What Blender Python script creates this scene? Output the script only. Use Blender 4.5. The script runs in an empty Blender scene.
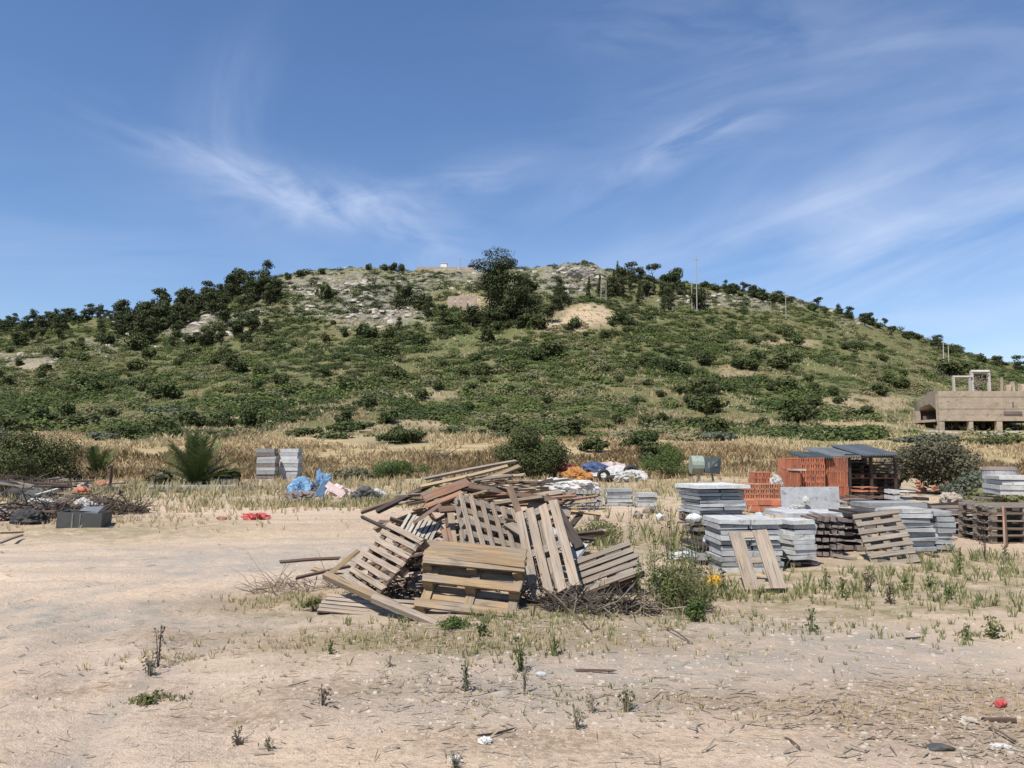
import bpy, math, random
import numpy as np
from mathutils import Vector, Matrix

R = math.radians
random.seed(7)
rng = np.random.default_rng(11)
S = bpy.context.scene
COL = S.collection

# ------------------------------------------------------------------ camera, sky, sun
FPX = 775.0
PITCH = R(4.87)
CAMZ = 1.6
cam_d = bpy.data.cameras.new("camera")
cam = bpy.data.objects.new("camera", cam_d)
COL.objects.link(cam)
cam.location = (0, 0, CAMZ)
cam.rotation_euler = (R(90) + PITCH, 0, 0)
cam_d.sensor_width = 36.0
cam_d.lens = 36.0 * FPX / 1024.0
cam_d.clip_start = 0.05
cam_d.clip_end = 6000
S.camera = cam
S.render.resolution_x, S.render.resolution_y = 1024, 768
S.view_settings.view_transform = 'Standard'
S.view_settings.look = 'None'
S.view_settings.gamma = 1
S.view_settings.exposure = 0.42
S.view_settings.use_curve_mapping = False

SUN_EL = R(57)
SUN_AZ = R(215)            # clockwise from +Y (the view direction): behind the camera, to the left
sun_dir = Vector((math.sin(SUN_AZ) * math.cos(SUN_EL), math.cos(SUN_AZ) * math.cos(SUN_EL), math.sin(SUN_EL)))
sd = bpy.data.lights.new("sun", 'SUN')
sd.energy = 4.9
sd.angle = R(0.55)
sd.color = (1.0, 0.955, 0.88)
sun = bpy.data.objects.new("sun", sd)
COL.objects.link(sun)
sun.rotation_euler = sun_dir.to_track_quat('Z', 'Y').to_euler()
sun.location = (-20, -20, 60)

W = bpy.data.worlds.new("World")
S.world = W
W.use_nodes = True


def pix_dir(px, py):
    cx = (px - 512) / FPX
    cy = (384 - py) / FPX
    return np.array((cx, math.cos(PITCH) - cy * math.sin(PITCH), math.sin(PITCH) + cy * math.cos(PITCH)))


def build_world():
    nt = W.node_tree
    for n in list(nt.nodes):
        nt.nodes.remove(n)
    N = nt.nodes.new
    L = nt.links.new
    out = N('ShaderNodeOutputWorld')
    bg = N('ShaderNodeBackground')
    L(bg.outputs[0], out.inputs[0])
    sky = N('ShaderNodeTexSky')
    sky.sky_type = 'NISHITA'
    sky.sun_disc = False
    sky.sun_elevation = SUN_EL
    sky.sun_rotation = SUN_AZ
    sky.altitude = 100
    sky.air_density = 1.0
    sky.dust_density = 0.35
    sky.ozone_density = 3.0
    bg.inputs[1].default_value = 0.099
    tc = N('ShaderNodeTexCoord')

    def m(op, a, b=None, c=None):
        n = N('ShaderNodeMath')
        n.operation = op
        for i, v in enumerate((a, b, c)):
            if v is None:
                continue
            if isinstance(v, (int, float)):
                n.inputs[i].default_value = v
            else:
                L(v, n.inputs[i])
        return n.outputs[0]

    def dot(v):
        n = N('ShaderNodeVectorMath')
        n.operation = 'DOT_PRODUCT'
        L(tc.outputs['Generated'], n.inputs[0])
        n.inputs[1].default_value = tuple(v)
        return n.outputs['Value']

    # cirrus streaks: each a long patch fixed in the sky (centre direction, run direction, length, width, strength)
    streaks = [
        ((175, 145), (390, 225), .16, .024, .8, 9, 38, 0.0),
        ((255, 190), (430, 222), .16, .035, .95, 6, 26, 1.3),
        ((235, 90), (225, 150), .10, .05, .34, 4, 10, 2.1),
        ((340, 205), (520, 172), .16, .020, .55, 6, 40, 3.7),
        ((590, 190), (770, 105), .16, .022, .75, 7, 34, 4.9),
        ((640, 40), (800, 20), .20, .045, .36, 5, 22, 5.2),
        ((660, 265), (1024, 150), .33, .035, .50, 3, 30, 6.6),
        ((780, 320), (1100, 240), .44, .15, 1.35, 2, 14, 7.4),
        ((700, 110), (1050, 40), .35, .06, .34, 3, 22, 8.8),
        ((0, 235), (200, 245), .30, .06, .30, 3, 18, 9.1),
        ((405, 245), (440, 262), .05, .03, .6, 8, 22, 9.9),
    ]
    total = None
    for (a, b, ln, wd, st, f1, f2, sd_) in streaks:
        da = pix_dir(*a); db = pix_dir(*b)
        da /= np.linalg.norm(da); db /= np.linalg.norm(db)
        c = da + db; c /= np.linalg.norm(c)
        t = db - da; t -= c * np.dot(t, c); t /= np.linalg.norm(t)
        s = np.cross(c, t)
        A, B, Cc = dot(t), dot(s), dot(c)
        cmb = N('ShaderNodeCombineXYZ')
        L(m('MULTIPLY', A, f1 * .9), cmb.inputs[0]); L(m('MULTIPLY', B, f2 * .62), cmb.inputs[1])
        cmb.inputs[2].default_value = sd_ * 3.3
        nz = N('ShaderNodeTexNoise')
        nz.inputs['Scale'].default_value = 1.0
        nz.inputs['Detail'].default_value = 7
        nz.inputs['Roughness'].default_value = 0.56
        nz.inputs['Distortion'].default_value = 1.1
        L(cmb.outputs[0], nz.inputs['Vector'])
        wob = N('ShaderNodeTexNoise')
        wob.inputs['Scale'].default_value = 5.0
        wob.inputs['Detail'].default_value = 3
        L(tc.outputs['Generated'], wob.inputs['Vector'])
        Bw = m('ADD', B, m('MULTIPLY', m('SUBTRACT', wob.outputs[0], 0.5), wd * 1.6))
        q = m('ADD', m('POWER', m('ABSOLUTE', m('DIVIDE', A, ln)), 2.0), m('POWER', m('ABSOLUTE', m('DIVIDE', Bw, wd)), 2.0))
        g = m('EXPONENT', m('MULTIPLY', q, -1.0))
        tex = N('ShaderNodeMapRange')
        tex.inputs['From Min'].default_value = 0.36
        tex.inputs['From Max'].default_value = 0.75
        L(nz.outputs[0], tex.inputs['Value'])
        v = m('MULTIPLY', m('MULTIPLY', g, tex.outputs[0]), m('MULTIPLY', m('GREATER_THAN', Cc, 0.0), st))
        total = v if total is None else m('ADD', total, v)
    tot = m('MINIMUM', m('MULTIPLY', total, 0.62), 0.6)
    mix = N('ShaderNodeMix')
    mix.data_type = 'RGBA'
    L(tot, mix.inputs[0])
    hs = N('ShaderNodeHueSaturation')
    hs.inputs['Saturation'].default_value = 1.12
    L(sky.outputs[0], hs.inputs['Color'])
    tn = N('ShaderNodeMix'); tn.data_type = 'RGBA'; tn.blend_type = 'MULTIPLY'
    tn.inputs[0].default_value = 1.0
    L(hs.outputs[0], tn.inputs[6])
    tn.inputs[7].default_value = (1.09, 1.04, 1.10, 1)
    L(tn.outputs[2], mix.inputs[6])
    mix.inputs[7].default_value = (5.6, 6.3, 7.9, 1)
    L(mix.outputs[2], bg.inputs[0])


build_world()

# ------------------------------------------------------------------ numeric noise


def _h(xi, yi, seed):
    n = (xi.astype(np.int64) * 374761393 + yi.astype(np.int64) * 668265263 + seed * 974634777) & 0xffffffff
    n = ((n ^ (n >> 13)) * 1274126177) & 0xffffffff
    n = ((n ^ (n >> 16)) * 2246822519) & 0xffffffff
    return ((n ^ (n >> 15)) & 0xffffff) / float(0xffffff)


def vn(x, y, seed=0):
    x = np.asarray(x, float); y = np.asarray(y, float)
    xi = np.floor(x); yi = np.floor(y)
    fx = x - xi; fy = y - yi
    fx = fx * fx * (3 - 2 * fx); fy = fy * fy * (3 - 2 * fy)
    a = _h(xi, yi, seed); b = _h(xi + 1, yi, seed); c = _h(xi, yi + 1, seed); d = _h(xi + 1, yi + 1, seed)
    return (a + (b - a) * fx) * (1 - fy) + (c + (d - c) * fx) * fy


def fbm(x, y, oct=4, seed=0):
    s = 0; a = .5; t = 0
    for k in range(oct):
        s = s + a * vn(x, y, seed + k * 17); t += a
        x = np.asarray(x) * 2.03 + 3.1; y = np.asarray(y) * 2.03 + 7.7; a *= .5
    return s / t


def sstep(a, b, v):
    t = np.clip((np.asarray(v, float) - a) / (b - a), 0, 1)
    return t * t * (3 - 2 * t)


# ------------------------------------------------------------------ terrain
_px = [-1400, -800, -300, 0, 50, 100, 150, 200, 250, 300, 350, 400, 450, 500, 550, 590, 640, 700, 750, 800, 850, 900, 950, 1000, 1024, 1150, 1400, 1900]
_py = [470, 420, 345, 325, 320, 315, 311, 299, 284, 274, 268, 270, 268, 270, 266, 266, 277, 284, 291, 301, 314, 331, 347, 360, 366, 395, 440, 470]
_d = [pix_dir(a, b) for a, b in zip(_px, _py)]
UU = np.array([d[0] / d[1] for d in _d]); TT = np.array([d[2] / d[1] for d in _d])


def pxpy(x, y, z):
    """where a place stands as seen from the yard entrance (used to lay out what grows where)"""
    dz = z - CAMZ
    yc = y * math.cos(PITCH) + dz * math.sin(PITCH)
    zc = -y * math.sin(PITCH) + dz * math.cos(PITCH)
    yc = np.maximum(yc, .01)
    return 512 + FPX * x / yc, 384 - FPX * zc / yc


def hz0(x, y):
    x = np.asarray(x, float); y = np.asarray(y, float)
    yy = np.maximum(y, 20.0)
    T = np.interp(x / yy, UU, TT)
    zf = 3.94 * sstep(42, 96, y) * sstep(-1.9, -.9, x / yy) * (1 - sstep(.95, 1.9, x / yy))
    s = np.clip((y - 90) / 160, 0, 1)
    tn = .026 + (T - .026) * s ** .95
    zh = 1.6 + np.minimum(y, 250) * tn
    far = np.clip(y - 250, 0, None)
    zh = zh - far * .13
    w = sstep(82, 98, y)
    z = zf * (1 - w) + zh * w
    return np.where(y > 250, np.maximum(z, -3), z)


def rockmask(px, py):
    def ell(cx, cy, rx, ry):
        return np.exp(-(((px - cx) / rx) ** 2 + ((py - cy) / ry) ** 2))
    r = ell(350, 292, 85, 22) + .9 * ell(190, 325, 60, 14) + .8 * ell(30, 362, 45, 7) + 1.0 * ell(578, 274, 34, 12) + .7 * ell(460, 275, 40, 10)
    r += .9 * ell(790, 303, 60, 8) + .7 * ell(560, 285, 40, 12) + .8 * ell(385, 318, 50, 10) + .6 * ell(870, 322, 30, 6) + .45 * ell(690, 300, 60, 9) + .5 * ell(110, 345, 40, 10)
    return np.clip(r, 0, 1)


def baremask(px, py):
    def ell(cx, cy, rx, ry):
        return np.exp(-(((px - cx) / rx) ** 2 + ((py - cy) / ry) ** 2) ** 2)
    return np.clip(ell(592, 322, 34, 11) + .8 * ell(560, 330, 25, 6) + .8 * ell(470, 305, 26, 9) + .6 * ell(790, 345, 30, 4) + .5 * ell(735, 372, 22, 8)
                   + .6 * ell(35, 366, 28, 5) + .35 * ell(200, 418, 50, 5) + .5 * ell(430, 395, 40, 6) + .6 * ell(860, 400, 60, 10)
                   + .5 * ell(460, 268, 40, 4), 0, 1)


def ruts_(x, y):
    return ruts(x, y) if np.any(y < 16) else 0


def hz(x, y):
    x = np.asarray(x, float); y = np.asarray(y, float)
    z = hz0(x, y)
    px, py = pxpy(x, y, z)
    w = sstep(80, 120, y)
    z = z + w * (fbm(x / 22, y / 22, 4, 5) - .5) * 3.4 + w * (fbm(x / 4, y / 4, 3, 9) - .5) * .8
    rk = rockmask(px, py) * w
    z = z + rk * (np.abs(fbm(x / 5, y / 5, 4, 31) - .5) * -5.0 + 1.0)
    bk = np.exp(-(((px - 592) / 36) ** 2)) * sstep(338, 326, py) * sstep(300, 312, py) * w
    z = z + bk * 1.2
    n = 1 - sstep(40, 90, y)
    z = z + n * ((fbm(x / 3.5, y / 3.5, 4, 2) - .5) * .16 + (fbm(x / .6, y / .6, 3, 8) - .5) * .035)
    # wheel ruts that sweep across the left of the yard
    v = y - 0.16 * x + .35 * np.sin(x * .35)
    rut = np.sin(v * 5.3) * .5 + np.sin(v * 9.7 + x * .3) * .3
    mk = sstep(7.5, 9.5, y) * (1 - sstep(17, 22, y)) * (1 - sstep(-2.6, -1.2, x))
    z = z + mk * rut * .04
    v2 = x + .5 * y
    mk2 = sstep(3.2, 4, y) * (1 - sstep(7, 9, y)) * (1 - sstep(-2.4, -1.0, x))
    z = z + mk2 * (np.sin(v2 * 7) * .016 + np.sin(v2 * 31 + y * 14) * .004)
    z = z - ruts_(x, y) * .03
    # low berm at the back edge of the yard
    z = z + .25 * np.exp(-((y - 41 - 1.5 * np.sin(x * .2)) / 3.0) ** 2) * fbm(x / 4, y / 4, 2, 77)
    return z


def gz(x, y):
    return float(hz(np.array([x]), np.array([y]))[0])


def P(px, py, Y):
    d = pix_dir(px, py)
    t = Y / d[1]
    return Vector((d[0] * t, Y, CAMZ + d[2] * t))


_ys = np.concatenate([np.arange(3, 45, .03), np.arange(45, 262, .2)])


def G(px, py):
    """the spot of ground under a pixel of the photograph"""
    d = pix_dir(px, py)
    u, t = d[0] / d[1], d[2] / d[1]
    z = hz(u * _ys, _ys)
    k = np.nonzero(z >= CAMZ + t * _ys)[0]
    i = k[0] if len(k) else len(_ys) - 40
    y = _ys[i]
    return Vector((u * y, y, float(z[i])))


def track_dist(x, y):
    """distance from the curved vehicle track that sweeps over the left of the yard"""
    best = np.full(np.shape(x), 99.0)
    pts = [(2.0, 13.6), (.3, 12.6), (-1.6, 11.2), (-3.2, 9.6), (-4.3, 7.9), (-4.7, 6.2), (-4.6, 4.4), (-4.2, 2.5)]
    for (a, b), (c, d) in zip(pts[:-1], pts[1:]):
        t = np.clip(((x - a) * (c - a) + (y - b) * (d - b)) / ((c - a) ** 2 + (d - b) ** 2), 0, 1)
        q = np.hypot(x - a - t * (c - a), y - b - t * (d - b)) * np.sign((c - a) * (y - b) - (d - b) * (x - a))
        best = np.where(np.abs(q) < np.abs(best), q, best)
    return best


def ruts(x, y):
    d = track_dist(x, y)
    r_ = 0
    for o_ in (-1.5, -.9, 0, .75, 1.5, 2.1):
        r_ = r_ + np.exp(-((d - o_ - .12 * np.sin(y * .9 + o_ * 5)) / .12) ** 2)
    return np.clip(r_, 0, 1) * (.5 + .8 * fbm(x / .8, y / .8, 3, 91)) * (y < 16)


# ------------------------------------------------------------------ mesh helpers
def np_mesh(name, V, F, mats, parent=None, attrs=None, smooth=False, matrix=None, fmat=None):
    """V (n,3); F (m,k) uniform polygons or a list of tuples"""
    me = bpy.data.meshes.new(name)
    V = np.asarray(V, np.float32)
    if isinstance(F, np.ndarray):
        m, k = F.shape
        me.vertices.add(len(V)); me.vertices.foreach_set('co', V.ravel())
        me.loops.add(m * k); me.loops.foreach_set('vertex_index', F.astype(np.int32).ravel())
        me.polygons.add(m)
        me.polygons.foreach_set('loop_start', np.arange(0, m * k, k, dtype=np.int32))
        me.polygons.foreach_set('loop_total', np.full(m, k, np.int32))
        me.update(calc_edges=True)
    else:
        me.from_pydata([tuple(map(float, v)) for v in V], [], [tuple(f) for f in F])
        me.update()
    if attrs:
        for an, av in attrs.items():
            a = me.attributes.new(an, 'FLOAT', 'POINT')
            a.data.foreach_set('value', np.asarray(av, np.float32))
    if smooth:
        me.polygons.foreach_set('use_smooth', np.ones(len(me.polygons), bool))
    for mt in (mats if isinstance(mats, (list, tuple)) else [mats]):
        me.materials.append(mt)
    if fmat is not None:
        me.polygons.foreach_set('material_index', np.asarray(fmat, np.int32))
    o = bpy.data.objects.new(name, me)
    COL.objects.link(o)
    if parent:
        o.parent = parent
    if matrix is not None:
        o.matrix_basis = matrix
    return o


class MB:
    def __init__(s):
        s.v = []; s.f = []

    def box(s, c, size, M=None, jit=0):
        b = len(s.v)
        hx, hy, hz_ = size[0] / 2, size[1] / 2, size[2] / 2
        for dx, dy, dz in ((-1, -1, -1), (1, -1, -1), (1, 1, -1), (-1, 1, -1), (-1, -1, 1), (1, -1, 1), (1, 1, 1), (-1, 1, 1)):
            p = Vector((dx * hx, dy * hy, dz * hz_))
            if jit:
                p += Vector([random.uniform(-jit, jit) for _ in range(3)])
            if M:
                p = M @ p
            s.v.append(tuple(p + Vector(c)))
        for q in ((0, 3, 2, 1), (4, 5, 6, 7), (0, 1, 5, 4), (1, 2, 6, 5), (2, 3, 7, 6), (3, 0, 4, 7)):
            s.f.append(tuple(b + i for i in q))
        return s

    def tube(s, pts, rad, n=6, cap=True):
        pts = [Vector(p) for p in pts]
        if isinstance(rad, (int, float)):
            rad = [rad] * len(pts)
        b0 = len(s.v)
        for i, p in enumerate(pts):
            d = (pts[min(i + 1, len(pts) - 1)] - pts[max(i - 1, 0)])
            if d.length < 1e-6:
                d = Vector((0, 0, 1))
            d.normalize()
            a = d.orthogonal().normalized() if abs(d.z) > .9 else d.cross(Vector((0, 0, 1))).normalized()
            c = d.cross(a)
            for k in range(n):
                t = 2 * math.pi * k / n
                s.v.append(tuple(p + (a * math.cos(t) + c * math.sin(t)) * rad[i]))
        for i in range(len(pts) - 1):
            for k in range(n):
                s.f.append((b0 + i * n + k, b0 + i * n + (k + 1) % n, b0 + (i + 1) * n + (k + 1) % n, b0 + (i + 1) * n + k))
        if cap:
            s.f.append(tuple(b0 + k for k in range(n))[::-1])
            s.f.append(tuple(b0 + (len(pts) - 1) * n + k for k in range(n)))
        return s

    def build(s, name, mat, parent=None, matrix=None, smooth=False):
        o = np_mesh(name, s.v, s.f, mat, parent, matrix=matrix)
        if smooth:
            o.data.polygons.foreach_set('use_smooth', np.ones(len(o.data.polygons), bool))
        return o


def tag(o, label, cat, group=None, kind=None):
    if label:
        o['label'] = label
    if cat:
        o['category'] = cat
    if group:
        o['group'] = group
    if kind:
        o['kind'] = kind
    return o


def thing(name, label, cat, loc=(0, 0, 0), rz=0, group=None):
    o = bpy.data.objects.new(name, None)
    o.empty_display_size = .1
    COL.objects.link(o)
    o.location = loc
    o.rotation_euler = (0, 0, rz)
    return tag(o, label, cat, group)


def copy_tree(o, parent=None):
    c = o.copy(); COL.objects.link(c)
    c.parent = parent
    for ch in o.children:
        copy_tree(ch, c)
    return c


# ------------------------------------------------------------------ materials
def new_mat(name):
    m = bpy.data.materials.new(name)
    m.use_nodes = True
    nt = m.node_tree
    bs = nt.nodes['Principled BSDF']
    bs.inputs['Roughness'].default_value = .85
    bs.inputs['Specular IOR Level'].default_value = .25
    return m, nt, bs


def ramp(nt, fac, stops):
    r = nt.nodes.new('ShaderNodeValToRGB')
    e = r.color_ramp.elements
    while len(e) < len(stops):
        e.new(.5)
    for i, (p, c) in enumerate(stops):
        e[i].position = p
        e[i].color = (*c, 1)
    nt.links.new(fac, r.inputs[0])
    return r.outputs[0]


def noise(nt, vec, scale, detail=5, rough=.6, dist=0):
    n = nt.nodes.new('ShaderNodeTexNoise')
    n.inputs['Scale'].default_value = scale
    n.inputs['Detail'].default_value = detail
    n.inputs['Roughness'].default_value = rough
    n.inputs['Distortion'].default_value = dist
    nt.links.new(vec, n.inputs['Vector'])
    return n.outputs[0]


def mixc(nt, f, a, b, mode='MIX'):
    n = nt.nodes.new('ShaderNodeMix')
    n.data_type = 'RGBA'; n.blend_type = mode
    for sock, v in ((n.inputs[0], f), (n.inputs[6], a), (n.inputs[7], b)):
        if isinstance(v, (int, float)):
            sock.default_value = v
        elif isinstance(v, tuple):
            sock.default_value = (*v, 1)
        else:
            nt.links.new(v, sock)
    return n.outputs[2]


def mth(nt, op, a, b=None, clamp=False):
    n = nt.nodes.new('ShaderNodeMath')
    n.operation = op; n.use_clamp = clamp
    for i, v in enumerate((a, b)):
        if v is None:
            continue
        if isinstance(v, (int, float)):
            n.inputs[i].default_value = v
        else:
            nt.links.new(v, n.inputs[i])
    return n.outputs[0]


def mapr(nt, v, a, b, c=0., d=1.):
    n = nt.nodes.new('ShaderNodeMapRange')
    for k, x in (('From Min', a), ('From Max', b), ('To Min', c), ('To Max', d)):
        n.inputs[k].default_value = x
    nt.links.new(v, n.inputs['Value'])
    return n.outputs[0]


def mapping(nt, vec, scale):
    n = nt.nodes.new('ShaderNodeMapping')
    n.inputs['Scale'].default_value = scale
    nt.links.new(vec, n.inputs['Vector'])
    return n.outputs[0]


def bump(nt, bs, h, strength=.4, dist=.01):
    n = nt.nodes.new('ShaderNodeBump')
    n.inputs['Strength'].default_value = strength
    n.inputs['Distance'].default_value = dist
    nt.links.new(h, n.inputs['Height'])
    nt.links.new(n.outputs[0], bs.inputs['Normal'])


def coords(nt):
    return nt.nodes.new('ShaderNodeTexCoord').outputs['Object']


def rnd(nt):
    return nt.nodes.new('ShaderNodeObjectInfo').outputs['Random']


def attr(nt, name):
    n = nt.nodes.new('ShaderNodeAttribute')
    n.attribute_name = name
    return n.outputs['Fac']


def wood_mat(name, a, b, c, spread=.5):
    """weathered board: grain along local X, tint per board"""
    m, nt, bs = new_mat(name)
    co = coords(nt)
    r = rnd(nt)
    add = nt.nodes.new('ShaderNodeVectorMath'); add.operation = 'ADD'
    nt.links.new(co, add.inputs[0])
    cb = nt.nodes.new('ShaderNodeCombineXYZ')
    nt.links.new(mth(nt, 'MULTIPLY', r, 37.0), cb.inputs[0])
    nt.links.new(mth(nt, 'MULTIPLY', r, 11.0), cb.inputs[1])
    nt.links.new(cb.outputs[0], add.inputs[1])
    v = add.outputs[0]
    g = noise(nt, mapping(nt, v, (2.2, 34, 34)), 1.0, 6, .65, .6)
    st = noise(nt, mapping(nt, v, (2.5, 6, 6)), 1.0, 5, .7)
    ck = noise(nt, mapping(nt, v, (1.6, 70, 70)), 1.0, 3, .5, .3)
    base = mixc(nt, mapr(nt, r, 0, 1, .5 - spread, .5 + spread), a, b)
    gy = (sum(a) / 3 * .88, sum(a) / 3 * .80, sum(a) / 3 * .69)
    col = mixc(nt, mapr(nt, st, .42, .60, 0, .7), base, gy)
    col = mixc(nt, mapr(nt, g, .38, .72, 0, .75), col, c)
    col = mixc(nt, mapr(nt, st, .60, .74, 0, .75), col, c)
    col = mixc(nt, mapr(nt, ck, .62, .68, 0, .85), col, tuple(x * .35 for x in c))
    nt.links.new(col, bs.inputs['Base Color'])
    bump(nt, bs, g, .5, .004)
    return m


def rough_mat(name, a, b, scale=6, c=None, rough=.9, bs_=.4, metallic=0, bd=.01):
    m, nt, bs = new_mat(name)
    co = coords(nt)
    n1 = noise(nt, co, scale, 6, .65)
    col = mixc(nt, mapr(nt, n1, .35, .68), a, b)
    if c:
        n2 = noise(nt, co, scale * 3.1, 5, .7)
        col = mixc(nt, mapr(nt, n2, .55, .7), col, c)
    r = rnd(nt)
    col = mixc(nt, mapr(nt, r, 0, 1, 0, .38), col, (0.085, 0.08, .07))
    nt.links.new(col, bs.inputs['Base Color'])
    bs.inputs['Roughness'].default_value = rough
    bs.inputs['Metallic'].default_value = metallic
    bump(nt, bs, noise(nt, co, scale * 6, 4, .6), bs_, bd)
    return m


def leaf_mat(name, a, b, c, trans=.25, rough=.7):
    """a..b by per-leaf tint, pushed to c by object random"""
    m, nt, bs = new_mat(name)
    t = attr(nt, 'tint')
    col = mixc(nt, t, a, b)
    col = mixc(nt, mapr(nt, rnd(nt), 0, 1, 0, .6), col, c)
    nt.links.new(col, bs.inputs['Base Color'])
    bs.inputs['Roughness'].default_value = rough
    tr = nt.nodes.new('ShaderNodeBsdfTranslucent')
    nt.links.new(col, tr.inputs[0])
    mx = nt.nodes.new('ShaderNodeMixShader')
    mx.inputs[0].default_value = trans
    nt.links.new(bs.outputs[0], mx.inputs[1]); nt.links.new(tr.outputs[0], mx.inputs[2])
    nt.links.new(mx.outputs[0], nt.nodes['Material Output'].inputs[0])
    return m


M_ = {}
M_['pale'] = wood_mat('pallet_wood_pale', (.40, .315, .235), (.29, .22, .16), (.13, .095, .068))
M_['grey'] = wood_mat('pallet_wood_grey', (.29, .24, .185), (.22, .18, .14), (.11, .088, .07))
M_['tan'] = wood_mat('pallet_wood_tan', (.38, .265, .145), (.25, .175, .10), (.10, .066, .042))
M_['brown'] = wood_mat('wood_brown', (.19, .115, .07), (.12, .075, .05), (.05, .032, .025))
M_['red'] = wood_mat('wood_reddish', (.36, .20, .12), (.26, .14, .085), (.12, .055, .03))
M_['dark'] = wood_mat('wood_dark', (.075, .055, .045), (.05, .038, .034), (.025, .02, .018))
M_['white'] = wood_mat('wood_bleached', (.48, .44, .38), (.40, .36, .30), (.22, .19, .16))
M_['yellow'] = wood_mat('wood_new_pine', (.46, .33, .16), (.38, .27, .14), (.24, .15, .08))
M_['concrete'] = rough_mat('concrete_grey', (.40, .415, .42), (.27, .28, .285), 3.5, (.16, .155, .145))
M_['concrete_light'] = rough_mat('concrete_light', (.60, .61, .60), (.45, .455, .45), 4, (.26, .255, .24))
M_['stone_brown'] = rough_mat('paver_mauve', (.25, .195, .175), (.175, .14, .13), 8, (.10, .085, .08))
M_['brick'] = rough_mat('clay_brick', (.54, .20, .11), (.40, .14, .08), 3, (.24, .10, .065))
M_['brick_light'] = rough_mat('clay_brick_pale', (.52, .25, .14), (.42, .18, .10), 7, (.25, .10, .06))
M_['plastic_white'] = rough_mat('dirty_white_plastic', (.58, .57, .54), (.40, .39, .36), 8, (.24, .22, .19), .7)
M_['plastic_blue'] = rough_mat('light_blue_plastic', (.17, .33, .50), (.09, .20, .36), 9, (.40, .46, .50), .6)
M_['tarp_blue'] = rough_mat('dark_blue_tarp', (.035, .08, .22), (.025, .05, .14), 4, (.02, .03, .07), .5)
M_['orange'] = rough_mat('orange_plastic', (.50, .23, .05), (.34, .13, .03), 9, (.14, .07, .03), .7)
M_['yellow_plastic'] = rough_mat('yellow_plastic', (.80, .42, .02), (.68, .33, .01), 5, None, .4)
M_['redplastic'] = rough_mat('red_plastic', (.50, .07, .06), (.40, .05, .05), 9, (.66, .42, .38), .6)
M_['black'] = rough_mat('black_rubber', (.022, .022, .024), (.035, .033, .032), 6, (.06, .055, .05), .7)
M_['tub'] = rough_mat('dark_grey_tub', (.045, .05, .05), (.07, .075, .07), 5, (.10, .09, .08), .6)
M_['metal'] = rough_mat('dull_metal', (.28, .29, .28), (.20, .205, .20), 4, (.15, .11, .08), .5, metallic=.5)
M_['tankgreen'] = rough_mat('faded_green_paint', (.30, .34, .28), (.22, .26, .22), 4, (.12, .12, .10), .5)
M_['tankdark'] = rough_mat('dark_teal_paint', (.06, .085, .09), (.04, .06, .07), 4, (.12, .09, .07), .5)
M_['corr'] = rough_mat('corrugated_sheet', (.10, .13, .17), (.15, .165, .18), 2, (.07, .07, .07), .55, metallic=.2)
M_['bark'] = rough_mat('bark', (.16, .12, .09), (.09, .07, .055), 9)
M_['twig'] = rough_mat('dead_twigs', (.30, .24, .17), (.18, .14, .10), 9)
M_['twig_dark'] = rough_mat('dark_brush', (.10, .07, .05), (.06, .045, .035), 9)
M_['rock'] = rough_mat('pale_limestone', (.42, .38, .325), (.28, .25, .215), 1.1, (.20, .18, .155), .95, .8, bd=.1)
M_['pebble'] = rough_mat('pebble_stone', (.44, .38, .31), (.34, .29, .235), 9, (.26, .22, .18), .95)
M_['ruin'] = rough_mat('raw_concrete_ochre', (.50, .40, .29), (.36, .285, .21), .9, (.22, .18, .14), .95, .5, bd=.05)
M_['ruin_dark'] = rough_mat('raw_concrete_shade', (.17, .14, .115), (.12, .10, .085), .6, None, .95)  # darkened ruin concrete, interior shade put into the colour; rebar and ledge share it
M_['whitewash'] = rough_mat('white_render', (.75, .75, .73), (.66, .66, .64), 1, None, .9)
M_['pink'] = rough_mat('pink_ruin_plaster', (.52, .40, .33), (.42, .32, .26), .8, (.28, .21, .17), .95)
M_['pole'] = rough_mat('pale_pole', (.46, .43, .38), (.36, .33, .29), 1.5, None, .9)
M_['net'] = rough_mat('pink_white_sheet', (.62, .48, .46), (.50, .36, .34), 6, (.62, .60, .58), .7)

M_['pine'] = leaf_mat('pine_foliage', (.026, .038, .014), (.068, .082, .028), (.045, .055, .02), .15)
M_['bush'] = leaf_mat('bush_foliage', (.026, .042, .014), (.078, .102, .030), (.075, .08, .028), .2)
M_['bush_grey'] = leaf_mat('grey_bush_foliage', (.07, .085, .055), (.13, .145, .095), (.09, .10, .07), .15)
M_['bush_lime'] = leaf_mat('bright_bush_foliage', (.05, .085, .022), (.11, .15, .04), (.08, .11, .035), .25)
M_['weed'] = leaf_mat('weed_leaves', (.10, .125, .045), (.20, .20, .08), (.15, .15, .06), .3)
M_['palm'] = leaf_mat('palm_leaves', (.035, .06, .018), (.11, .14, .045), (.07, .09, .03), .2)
M_['olive'] = leaf_mat('olive_foliage', (.055, .055, .032), (.17, .16, .095), (.07, .065, .04), .15)


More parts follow.
